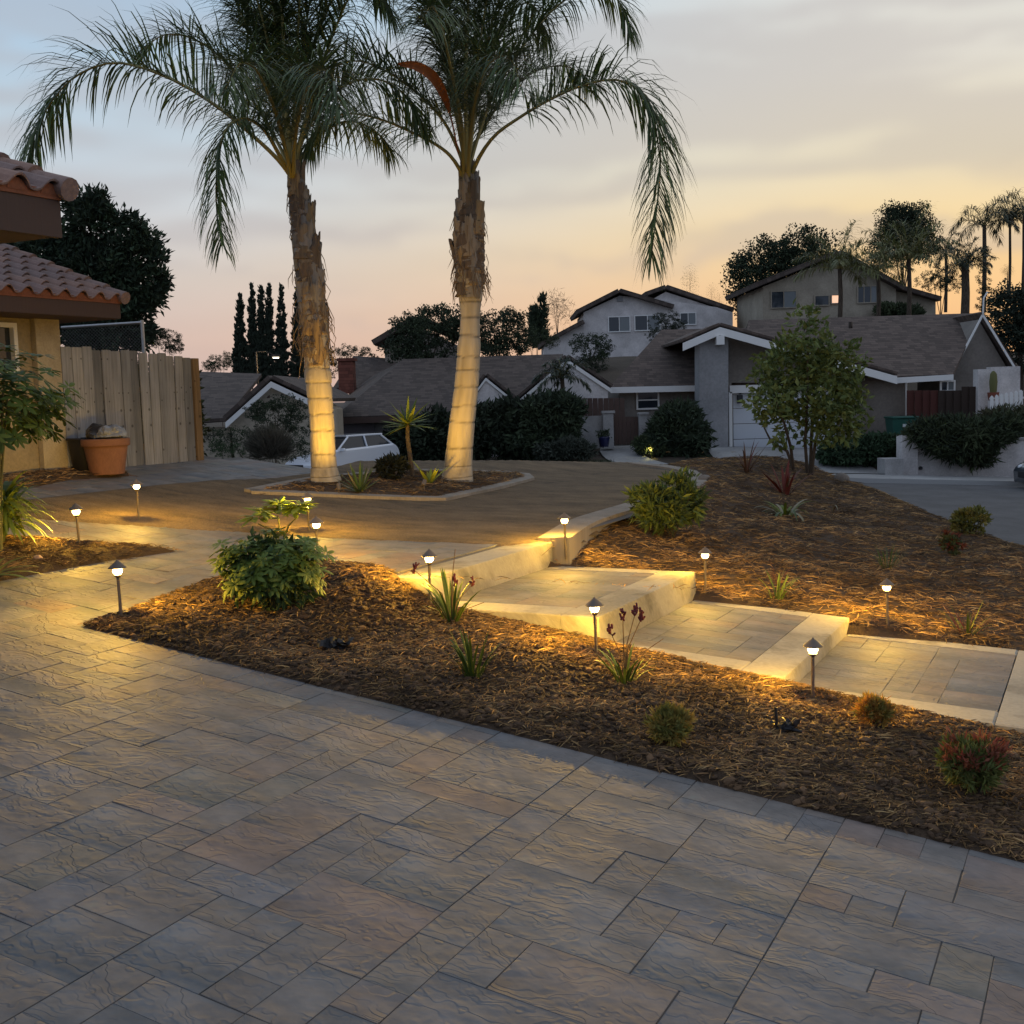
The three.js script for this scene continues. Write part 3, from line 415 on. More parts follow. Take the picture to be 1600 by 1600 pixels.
function tiledRoof(parent, ue, ye, v0, v1, courses, pitch, seed, tints = tileMats) {   // eave along v at u = ue, rising towards -u
  const R = rng(seed), roof = new THREE.Group(); roof.name = 'roof'; parent.add(roof); const n = Math.floor((v1 - v0) / 0.3), s = Math.sin(pitch), c = Math.cos(pitch), exp = 0.37;
  for (let k = 0; k < courses; k++) for (let i = 0; i < n; i++) { const o = part(roof, 'roof_tile', tileGeos[Math.floor(R() * 3)], tints[Math.floor(R() * tints.length)]); o.position.set(ue - k * exp * c, ye + k * exp * s + 0.01, -(v1 - i * 0.3)); o.rotation.set(0, 0, -pitch + (R() - 0.5) * 0.015); }
  const L = courses * exp, a = V3(ue - 0.03, ye - 0.02, -v0), dn = V3(-L * c, L * s, 0);
  part(roof, 'deck', slab([a, V3(ue - 0.03, ye - 0.02, -v1), V3(ue - 0.03, ye - 0.02, -v1).add(dn), a.clone().add(dn)], 0.05), M.fascia);
  const eaves = []; for (let i = 0; i < n; i++) { const g = new THREE.CylinderGeometry(0.085, 0.085, 0.04, 10, 1, false, 0, Math.PI); g.rotateZ(Math.PI / 2); g.rotateX(0); g.translate(ue - 0.035, ye + 0.005, -(v1 - i * 0.3 - 0.102)); eaves.push(g); }
  part(roof, 'eave_filler', [box(0.04, 0.07, v1 - v0, ue - 0.04, ye + 0.012, -(v0 + v1) / 2), ...eaves], clay, 'orange mortar filling the ends of the tiles');
  const rake = []; for (let k = 0; k < courses; k++) { const g = new THREE.CylinderGeometry(0.075, 0.088, 0.44, 12, 1, false); g.rotateZ(Math.PI / 2 + 0.06); g.rotateZ(-pitch); g.translate(ue - (k * exp + 0.16) * c, ye + (k * exp + 0.16) * s + 0.06, -v1 - 0.02); const t = part(roof, 'rake_tile', g, tints[Math.floor(R() * tints.length)]); }
  return roof;
}
{
  const wu = -12.95, corner = uvy(atU(100, 735, wu)), gy = 1.5, h = local('stucco_house', 'yellow stucco house with clay tile roof at the left edge', 'house');
  const vEnd = -corner.z, e = uvy(atU(190, 472, -12.2)), eave = e.y, vE = -e.z;
  const wins = uvy(atU(22, 505, wu)), wv1 = -wins.z, wy1 = wins.y, wy0 = uvy(atU(22, 585, wu)).y;
  // wall with a real opening for the window
  const wv0 = wv1 - 1.1; const W = (v0, v1, y0, y1) => box(0.24, y1 - y0, v1 - v0, wu - 0.12, (y0 + y1) / 2, -(v0 + v1) / 2);
  part(h, 'wall', [W(wv1, vEnd - 0.02, gy - 0.4, eave - 0.1), W(wv0, wv1, gy - 0.4, wy0), W(wv0, wv1, wy1, eave - 0.1), W(2.0, wv0, gy - 0.4, eave - 0.1), box(6, eave - gy + 0.3, 0.24, wu - 3.25, (eave + gy - 0.5) / 2, -(vEnd - 0.14))], M.stucco);
  part(h, 'corner_trim', [box(0.1, eave - gy + 0.2, 0.42, wu + 0.052, (eave + gy - 0.4) / 2, -(vEnd - 0.21), 0.012)], M.stuccoTrim, 'pale stucco band at the end of the wall');
  const w = new THREE.Group(); w.name = 'window'; h.add(w); const fr = (y, hgt, v, wd) => box(0.08, hgt, wd, wu + 0.01, y, -v);
  part(w, 'frame', [fr(wy1 - 0.03, 0.06, (wv0 + wv1) / 2, 1.1), fr(wy0 + 0.03, 0.06, (wv0 + wv1) / 2, 1.1), fr((wy0 + wy1) / 2, wy1 - wy0 - 0.12, wv1 - 0.03, 0.06), fr((wy0 + wy1) / 2, wy1 - wy0 - 0.12, wv0 + 0.03, 0.06), fr((wy0 + wy1) / 2, wy1 - wy0 - 0.12, (wv0 + wv1) / 2, 0.05)], M.trimWhite);
  part(w, 'pane', box(0.012, wy1 - wy0 - 0.1, 1.0, wu - 0.04, (wy0 + wy1) / 2, -(wv0 + wv1) / 2), M.glass);
  tiledRoof(h, -12.2, eave, vE - 8.4, vE, 14, 0.36, 21);
  part(h, 'fascia', [box(0.05, 0.2, 8.4, -12.255, eave - 0.125, -(vE - 4.2)), box(5, 0.06, 8.4, -14.78, eave - 0.2, -(vE - 4.2))], M.fascia, 'dark brown fascia and soffit under the eave');
  part(h, 'barge_board', slab([V3(-12.3, eave - 0.05, -vE + 0.03), V3(-12.3, eave - 0.24, -vE + 0.03), V3(-17, eave + 1.55, -vE + 0.03), V3(-17, eave + 1.74, -vE + 0.03)], 0.04), M.fascia);
}
{ // the nearer wing, whose roof corner shows at the upper left
  const q = uvy(at(98, 308, 9.0)), ue = q.x, ye = q.y, ve = -q.z, h = local('house_wing', 'near roof corner with barrel tiles and deep brown fascia, upper left', 'house');
  tiledRoof(h, ue, ye, ve - 6, ve, 9, 0.36, 33);
  part(h, 'fascia', [box(0.06, 0.27, 6, ue - 0.06, ye - 0.16, -(ve - 3)), box(2.9, 0.05, 5.9, ue - 1.55, ye - 0.27, -(ve - 3))], M.fascia, 'deep dark brown fascia');
  part(h, 'barge_board', slab([V3(ue - 0.1, ye - 0.02, -ve + 0.02), V3(ue - 0.1, ye - 0.29, -ve + 0.02), V3(ue - 3, ye + 0.82, -ve + 0.02), V3(ue - 3, ye + 1.06, -ve + 0.02)], 0.05), M.fascia);
  part(h, 'wall', [box(0.25, ye - 0.6, 5, ue - 1.6, (ye - 0.3 + 0.5) / 2 + 0.2, -(ve - 3.4)), box(3, ye - 0.6, 0.25, ue - 3.2, (ye - 0.3 + 0.5) / 2 + 0.2, -(ve - 1.0))], M.stucco);
}
{ // weathered board fence continuing the house line
  const fu = -12.85, f = local('board_fence', 'weathered grey board fence with leaning boards beside the house', 'fence'), R = rng(55);
  const A = uvy(atU(107, 735, fu)), B = uvy(atU(305, 724, fu)), n = 14, va = -A.z, vb = -B.z, wd = (vb - va) / n;
  const topA = uvy(atU(107, 541, fu)).y, topB = uvy(atU(305, 558, fu)).y;
  const greys = [[0.39, 0.40, 0.425], [0.30, 0.31, 0.33], [0.45, 0.455, 0.47], [0.21, 0.218, 0.235], [0.35, 0.355, 0.375]].map((c) => mat(...c, { map: rep(T.wood, 0.35, 1.6), bumpMap: rep(T.wood, 0.35, 1.6), bumpScale: 0.006, rough: 0.95 }));
  for (let i = 0; i < n; i++) { const t = (i + 0.5) / n, y0 = 1.5, y1 = lerp(topA, topB, t) + (R() - 0.5) * 0.05, w = wd * (0.93 + 0.05 * R()), hgt = y1 - y0; const s = new THREE.Shape(); s.moveTo(-w / 2, 0); s.lineTo(w / 2, 0); s.lineTo(w / 2, hgt - 0.012); s.lineTo(w / 2 - 0.014, hgt); s.lineTo(-w / 2 + 0.014, hgt); s.lineTo(-w / 2, hgt - 0.012); s.closePath();
    const g = metreUV(new THREE.ExtrudeGeometry(s, { depth: 0.022, bevelEnabled: false })); g.translate(R() * 0.0, 0, 0); const uv = g.attributes.uv, o = R() * 5; for (let k = 0; k < uv.count; k++) uv.setXY(k, uv.getX(k) + o, uv.getY(k) + R() * 0);
    const b = part(f, 'board', g, greys[i === 3 || i === 7 ? 3 : Math.floor(R() * 5)]); b.rotation.order = 'YXZ'; b.rotation.set(0, Math.PI / 2, (R() - 0.5) * 0.012 + (i > 8 ? -0.004 : 0.006)); b.position.set(fu + (R() - 0.5) * 0.012 + (i % 4 === 3 ? -0.02 : 0), y0, -(va + (i + 0.5) * wd)); }
  const brown = mat(0.24, 0.155, 0.075, { map: rep(T.wood, 0.4, 1.6), bumpMap: rep(T.wood, 0.4, 1.6), bumpScale: 0.005, rough: 0.9 });
  part(f, 'post', box(0.1, topB - 1.4, 0.14, fu, (topB + 1.4) / 2 - 0.02, -(vb + 0.09), 0.006), brown, 'brown end post'); part(f, 'post', box(0.05, topA - 1.42, 0.1, fu - 0.04, (topA + 1.4) / 2 - 0.03, -(va - 0.07)), brown, 'brown post beside the house wall');
  part(f, 'rail', [box(0.05, 0.09, vb - va, fu - 0.05, 1.9, -(va + vb) / 2), box(0.05, 0.09, vb - va, fu - 0.05, 2.75, -(va + vb) / 2)], brown);
}
{ // chain-link panel behind the boards
  const c = thing('chain_link_fence', 'tall chain link fence panel rising behind the board fence', 'fence'), Z = 20, a = at(96, 512, Z), b = at(222, 504, Z), y0 = 1.2, n = 46, H = Math.max(a.y, b.y), wires = [];
  part(c, 'rail', tube([a, b], 0.025, 8), M.galv); part(c, 'post', tube([V3(b.x, y0, b.z), b.clone().add(V3(0, 0.04, 0))], 0.03, 8), M.galv);
  const hgt = H - y0, w = b.x - a.x; for (let i = -n; i < n * 1.0; i++) for (const s of [0, 1]) { let x0 = i / n * hgt * 1.0, p = V3(a.x + x0, y0, a.z), q = V3(a.x + x0 + hgt, lerp(a.y, b.y, clamp((x0 + hgt) / w, 0, 1)) - 0.02, a.z); if (x0 > w || x0 + hgt < 0) continue; const t0 = Math.max(0, -x0 / hgt), t1 = Math.min(1, (w - x0) / hgt); const P = p.clone().lerp(q, t0), Q = p.clone().lerp(q, t1); if (s) { P.x = a.x + b.x - P.x; Q.x = a.x + b.x - Q.x; } wires.push(tube([P, Q], 0.003, 3)); }
  kind(part(c, 'wire_mesh', wires, mat(0.1, 0.1, 0.1, { rough: 0.6, metal: 0.5 })), 'stuff');
}
{ // terracotta pot with a torn bag of soil, and the bin behind it
  const p = ground(168, 741), k = -p.z / F, pot = thing('terracotta_pot', 'large terracotta pot holding a torn bag of soil, by the fence', 'pot', p);
  const r = 36 * k, H = 56 * k; const terra = mat(0.27, 0.125, 0.075, { map: rep(T.mottle, 0.5), bumpMap: rep(T.grain, 0.3), bumpScale: 0.002, rough: 0.85 });
  part(pot, 'body', lathe([[0, 0], [r * 0.70, 0], [r * 0.72, 0.01], [r * 0.9, H * 0.72], [r * 0.92, H * 0.78], [r * 1.0, H * 0.79], [r * 1.02, H * 0.82], [r * 1.03, H * 0.97], [r * 1.0, H], [r * 0.93, H], [r * 0.9, H * 0.8], [r * 0.86, H * 0.8]], 32), terra);
  part(pot, 'soil', place(new THREE.CylinderGeometry(r * 0.88, r * 0.86, 0.06, 24), V3(0, H * 0.9, 0)), M.mulch);
  const blob = (rx, ry, rz, seed, rough) => { const g = new THREE.IcosahedronGeometry(1, 5), q = g.attributes.position; for (let i = 0; i < q.count; i++) { const x = q.getX(i), y = q.getY(i), z = q.getZ(i), n = 1 + rough * (fbm(x * 2 + 9, y * 2 + z * 1.7 + 5, seed, 3) - 0.5) * 2; q.setXYZ(i, x * rx * n, Math.max(-0.25, y) * ry * n, z * rz * n); } g.computeVertexNormals(); return g; };
  const bag = thing('soil_bag', 'crumpled black and grey plastic soil bag slumped in the terracotta pot', 'bag', p.clone().add(V3(0.02, H * 0.97, 0.03)));
  part(bag, 'bag', place(blob(r * 0.82, 0.2, r * 0.6, 7, 0.35), V3(0, 0.02, 0)), mat(0.03, 0.03, 0.034, { rough: 0.3 }));
  part(bag, 'printed_side', place(blob(r * 0.55, 0.13, r * 0.42, 9, 0.5), V3(0.1, 0.075, 0.12), 0.5), mat(0.2, 0.215, 0.24, { rough: 0.25 }), 'grey printed side of the bag');
  const bp = ground(130, 738), bin = thing('plant_tub', 'black plastic tub behind the terracotta pot', 'tub', bp); bin.position.z -= 0.15;
  part(bin, 'tub', lathe([[0, 0], [0.17, 0], [0.23, 0.44], [0.25, 0.44], [0.25, 0.47], [0.22, 0.47], [0.16, 0.03]], 20), M.black);
}

// ---------------------------------------------------------------- path lamps
const glow = new THREE.Color(1, 0.565, 0.06);
{
  const bulbM = mat(1, 0.9, 0.7, { emissive: [1, 0.78, 0.42], emissiveIntensity: 9, rough: 0.4 });
  const capG = lathe([[0, 0.062], [0.006, 0.062], [0.009, 0.052], [0.02, 0.046], [0.068, 0.004], [0.071, 0], [0.069, -0.003], [0.064, 0.0], [0.018, 0.034], [0, 0.036]], 24), bulbG = new THREE.SphereGeometry(0.038, 16, 10); bulbG.scale(1, 0.85, 1);
  const sockG = lathe([[0, 0], [0.014, 0], [0.026, 0.014], [0.031, 0.024], [0, 0.024]], 14);
  function lamp(px, top, base, label, lean = 0) {
    const p = ground(px, base); const H = clamp((base - top) * -p.z / F, 0.40, 0.52), o = thing('path_lamp', label, 'path light', p, 'bronze path lamps along the walk and steps');
    o.rotation.z = lean; const by = H - 0.085;
    part(o, 'post', tube([V3(0, -0.08, 0), V3(0, by - 0.048, 0)], 0.0125, 10), M.bronze); const s = part(o, 'socket', sockG, M.bronze); s.position.y = by - 0.054;
    const stem = part(o, 'cap', capG, M.bronze); stem.position.y = by + 0.024;
    const b = part(o, 'bulb', bulbG, bulbM, 'glowing warm white bulb'); b.position.y = by; b.castShadow = false;
    const l = new THREE.PointLight(glow, 5.8 + 1.8 * hash(Math.round(px), 7, 3)); l.position.y = by; o.rotation.x = (hash(Math.round(px), 1, 5) - 0.5) * 0.07; if (!lean) o.rotation.z = (hash(Math.round(px), 2, 5) - 0.5) * 0.05; l.castShadow = true; l.shadow.radius = 1; l.shadow.mapSize.set(512, 512); l.name = 'lamp_glow'; o.add(l);
  }
  lamp(124, 785, 850, 'lit path lamp at the edge of the small left corner bed', 0.03);
  lamp(217, 748, 812, 'lit path lamp on the court nearest the house, farthest left but one', 0.02);
  lamp(189, 873, 962, 'lit path lamp at the pointed tip of the driveway bed', 0.02);
  lamp(483, 768, 830, 'lit path lamp in the granite court behind the seedling umbrella plants');
  lamp(496, 805, 874, 'lit path lamp directly behind the big umbrella shrub');
  lamp(672, 856, 942, 'lit path lamp at the head of the steps beside kangaroo paws');
  lamp(884, 800, 862, 'lit path lamp beyond the head of the steps by the court edge');
  lamp(932, 930, 1022, 'lit path lamp at the near corner between first and second landings');
  lamp(1102, 853, 925, 'lit path lamp at the far corner of the first landing');
  lamp(1387, 902, 978, 'lit path lamp at the far right corner of the second landing');
  lamp(1270, 992, 1092, 'nearest lit path lamp, at the near corner of the lowest landing');
}

// ---------------------------------------------------------------- the two queen palms
const frondLeaf = mat(1, 1, 1, { phys: true, rough: 0.6, vertexColors: true, transmission: 0.25, thickness: 0 });
const rachisM = mat(0.26, 0.22, 0.07, { rough: 0.7 });
function frondGeo(c, R, o) {                                    // leaflets along a midrib curve; several ranks, drooping
  const P = [], C = [], len = c.getLength(), n = o.n ?? Math.round(len * 76), G = V3(0, -1, 0);
  for (let i = 0; i < n; i++) {
    const t = lerp(o.from ?? 0.24, 1, (i + R() * 0.8) / n), p = c.getPointAt(Math.min(t, 1)), T0 = c.getTangentAt(Math.min(t, 1)); let S = T0.clone().cross(V3(0, 1, 0)); if (S.lengthSq() < 0.05) S = T0.clone().cross(V3(0, 0, 1)); S.normalize(); const N = S.clone().cross(T0).normalize();
    const k = (t - (o.from ?? 0.24)) / (1 - (o.from ?? 0.24)), L = (o.len ?? 0.72) * 1.15 * (0.35 + 0.65 * Math.sin(Math.PI * (0.12 + 0.78 * k))) * (0.75 + 0.4 * R()), side = i % 2 ? 1 : -1, rank = (R() - 0.32) * 2.0;
    const d = T0.clone().multiplyScalar(0.45 + 0.5 * k * k).addScaledVector(S, side * Math.cos(rank)).addScaledVector(N, Math.sin(rank) * 0.9).addScaledVector(G, Math.max(0, -T0.y) * 0.5).normalize();
    const w = (0.0085 + 0.007 * R()) * (o.w ?? 1), seg = 4; let q = p.clone(), dir = d.clone(), prev = null; const col = o.cols[Math.floor(R() * o.cols.length)], f = 0.65 + 0.7 * R();
    const drp = (o.droop ?? 1.1) * (0.16 + 0.34 * R());
    for (let s = 0; s <= seg; s++) { const ws = w * [0.55, 1, 0.95, 0.6, 0.06][s]; const a = dir.clone().cross(G); if (a.lengthSq() < 0.02) a.copy(S); a.normalize(); const l = q.clone().addScaledVector(a, ws), r = q.clone().addScaledVector(a, -ws); if (prev) for (const v of [prev[0], prev[1], r, prev[0], r, l]) { P.push(v.x, v.y, v.z); C.push(col[0] * f, col[1] * f, col[2] * f); } prev = [l, r]; q = q.clone().addScaledVector(dir, L / seg); dir.addScaledVector(G, drp * (0.6 + s * 0.5)).normalize(); }
  }
  const g = new THREE.BufferGeometry(); g.setAttribute('position', new THREE.Float32BufferAttribute(P, 3)); g.setAttribute('color', new THREE.Float32BufferAttribute(C, 3)); g.computeVertexNormals(); return g;
}
const greens = [[0.07, 0.115, 0.03], [0.09, 0.14, 0.035], [0.055, 0.09, 0.028], [0.12, 0.155, 0.045], [0.065, 0.1, 0.035]];
function frond(parent, R, pts, o = {}) {
  const c = new THREE.CatmullRomCurve3(pts, false, 'centripetal'), f = part(parent, 'frond', frondGeo(c, R, { cols: greens, ...o }), frondLeaf), m = 26, P = [], rad = []; for (let i = 0; i <= m; i++) { P.push(c.getPoint(i / m)); rad.push(lerp(o.r0 ?? 0.042, 0.006, Math.pow(i / m, 0.6))); }
  part(f, 'midrib', tube(P, rad, 6), rachisM); return f;
}
function palm(label, Z, px, spec, seed) {                        // px: trunk axis in the photograph, [x, y, half width in px]
  const R = rng(seed), base = px[0], b0 = at(base[0], base[1], Z), o = thing('queen_palm', label, 'palm tree', V3()), k = Z / F;
  const c = new THREE.CatmullRomCurve3(px.map(([x, y]) => at(x, y, Z))), w = new THREE.CatmullRomCurve3(px.map(([x, y, r], i) => V3(r * k, 0, 0))), n = 220, seg = 28, P = [], C = [], U = [], I = [];
  const len = c.getLength(), rings = []; { let s = 0.16; while (s < len) { rings.push([s, (R() - 0.5) * 0.16, R() * 6.3]); s += lerp(0.26, 0.13, s / len) * (0.75 + 0.5 * R()); } }
  for (let i = 0; i <= n; i++) { const t = i / n, p = c.getPoint(t), r0 = w.getPoint(t).x, s = len * t; for (let j = 0; j <= seg; j++) { const a = j / seg * 2 * Math.PI; let gr = 0; for (const [rs, tilt, ph] of rings) { const dd = (s - rs - tilt * Math.cos(a + ph) * r0 * 1.6 - 0.02 * (noise(j * 0.55, rs * 9, 5, 0) - 0.5)) / (0.007 + 0.006 * noise(j * 0.8, rs * 7, 9)); if (Math.abs(dd) < 4) gr = Math.max(gr, Math.exp(-dd * dd)); }
      const v = fbm(j / seg * 22, s * 2.2, 88 + seed, 3, 22, 0), r = r0 * (1 + 0.03 * (v - 0.5)) - 0.012 * gr; P.push(p.x + Math.cos(a) * r, p.y, p.z + Math.sin(a) * r); U.push(j / seg * 1.2, s); const q = (0.62 + 0.76 * v) * (1 - 0.62 * gr) * (noise(j / seg * 40, s * 3.5, 77, 40) > 0.86 ? 0.72 : 1); if (t > spec.boots[0] + 0.03 + (noise(j / seg * 12, s * 3, 7, 12) - 0.5) * 0.09) C.push(0.15 * q, 0.105 * q, 0.07 * q); else C.push(0.42 * q, 0.36 * q, 0.27 * q); } }
  for (let i = 0; i < n; i++) for (let j = 0; j < seg; j++) { const a = i * (seg + 1) + j, b = a + seg + 1; I.push(a, b, a + 1, b, b + 1, a + 1); }
  const g = new THREE.BufferGeometry(); g.setAttribute('position', new THREE.Float32BufferAttribute(P, 3)); g.setAttribute('color', new THREE.Float32BufferAttribute(C, 3)); g.setAttribute('uv', new THREE.Float32BufferAttribute(U, 2)); g.setIndex(I); g.computeVertexNormals();
  part(o, 'trunk', g, mat(1, 1, 1, { vertexColors: true, bumpMap: rep(T.bark, 0.4, 0.6), bumpScale: 0.012, rough: 0.95 }), 'pale ringed trunk');
  // old leaf bases clasping the upper trunk
  const bootM = [[0.33, 0.25, 0.17], [0.19, 0.14, 0.10], [0.44, 0.35, 0.25], [0.27, 0.19, 0.115], [0.37, 0.325, 0.275], [0.45, 0.31, 0.16]].map((q) => mat(...q, { map: rep(T.wood, 0.5, 1.2), bumpMap: rep(T.wood, 0.25, 0.8), bumpScale: 0.012, rough: 0.95 }));
  const bootG = (W, H, curl, ragged, sd) => { const nx = 8, ny = 9, P = [], U = [], I = []; for (let j = 0; j <= ny; j++) for (let i = 0; i <= nx; i++) { const t = j / ny, x = (i / nx - 0.5), ww = W * lerp(1, 0.42, Math.pow(t, 1.1)) * (1 + ragged * (noise(t * 9, i > nx / 2 ? 3 : 8, sd) - 0.5)); const a = x * 2.0; const jag = t > 0.9 ? (noise(i * 1.7, 2, sd) - 0.5) * 0.22 * H * ragged : 0; P.push(Math.sin(a) * ww * 0.62, t * H + jag, -W * 0.62 + Math.cos(a) * W * 0.62 * lerp(1, 0.8, t) + curl * t * t * H + 0.02 * (noise(i * 0.9, j * 0.7, sd + 3) - 0.5)); U.push(x * W, t * H); } for (let j = 0; j < ny; j++) for (let i = 0; i < nx; i++) { const a = j * (nx + 1) + i; I.push(a, a + 1, a + nx + 2, a, a + nx + 2, a + nx + 1); } const b = P.length / 3; for (let k = 0; k < b; k++) { P.push(P[k * 3] * 0.93, P[k * 3 + 1] - 0.002, P[k * 3 + 2] - 0.022); U.push(U[k * 2], U[k * 2 + 1]); } for (let k = I.length / 3, q = 0; q < k; q++) I.push(I[q * 3] + b, I[q * 3 + 2] + b, I[q * 3 + 1] + b); const rim = []; for (let i = 0; i <= nx; i++) rim.push(i); for (let j = 1; j <= ny; j++) rim.push(j * (nx + 1) + nx); for (let i = nx - 1; i >= 0; i--) rim.push(ny * (nx + 1) + i); for (let j = ny - 1; j > 0; j--) rim.push(j * (nx + 1)); rim.forEach((a, i) => { const d = rim[(i + 1) % rim.length]; I.push(a, a + b, d, d, a + b, d + b); }); const g = new THREE.BufferGeometry(); g.setAttribute('position', new THREE.Float32BufferAttribute(P, 3)); g.setAttribute('uv', new THREE.Float32BufferAttribute(U, 2)); g.setIndex(I); g.computeVertexNormals(); return g; };
  const vs = [bootG(0.38, 0.62, 0.05, 0.5, 1), bootG(0.34, 0.75, 0.07, 0.7, 2), bootG(0.42, 0.5, 0.03, 0.6, 3), bootG(0.3, 0.7, 0.12, 0.8, 4)];
  const [t0, t1] = spec.boots, nb = (spec.nb ?? 40) * 2; for (let i = 0; i < nb; i++) { const f = i / (nb - 1), t = lerp(t0, t1, f) + (f < 0.3 ? (R() - 0.65) * 0.06 : 0), p = c.getPoint(t), r = w.getPoint(t).x, a = i * 2.4 + R() * 0.5, m = part(o, 'leaf_base', vs[Math.floor(R() * 4)], bootM[Math.floor(R() * 6)]); const out = r * 0.93 + 0.03 * R(); m.position.set(p.x + Math.sin(a) * out, p.y - 0.2 + R() * 0.1, p.z + Math.cos(a) * out); m.rotation.order = 'YXZ'; m.rotation.y = a; m.rotation.x = lerp(0.02, -0.05, f) + (R() < 0.08 ? 0.13 : 0) + R() * 0.04 - 0.02; m.rotation.z = (R() - 0.5) * 0.14; const s = lerp(0.92, 0.72, f); m.scale.set(s * r / 0.2, s, s * r / 0.2); }
  // hairy fibre fringe hanging at the lowest bases
  const fib = []; for (let i = 0; i < 130; i++) { const a = R() * 6.28, t = t0 + (R() * 0.9 - 0.02) * (t1 - t0) * (R() < 0.5 ? 0.3 : 1), p = c.getPoint(t), r = w.getPoint(t).x * (1.03 + 0.12 * R()), q = V3(p.x + Math.sin(a) * r, p.y, p.z + Math.cos(a) * r); fib.push(tube([q, q.clone().add(V3(Math.sin(a) * 0.05 + (R() - 0.5) * 0.1, -0.1 - 0.14 * R(), Math.cos(a) * 0.05)), q.clone().add(V3(Math.sin(a) * 0.04 + (R() - 0.5) * 0.2, -0.22 - 0.2 * R(), Math.cos(a) * 0.04))], [0.006, 0.005, 0.001], 4)); }
  kind(part(o, 'fibres', fib, mat(0.24, 0.16, 0.09, { rough: 1 })), 'stuff');
  const crown = c.getPoint(1);
  for (const f of spec.fronds) frond(o, R, [crown.clone().add(V3((R() - 0.5) * 0.12, -0.15, (R() - 0.5) * 0.12)), ...f.p.map(([x, y, dz]) => at(x, y, Z + (dz ?? 0)))], f.o);
  for (const [az, el, L] of spec.extra) { const d = V3(Math.sin(az) * Math.cos(el), Math.sin(el), -Math.cos(az) * Math.cos(el)), pts = [crown.clone()]; let q = crown.clone(), e = d.clone(); for (let i = 0; i < 7; i++) { q = q.clone().addScaledVector(e, L / 7); e.y -= 0.05 + i * 0.04; e.normalize(); pts.push(q); } frond(o, R, pts); }
  return [o, crown, R];
}
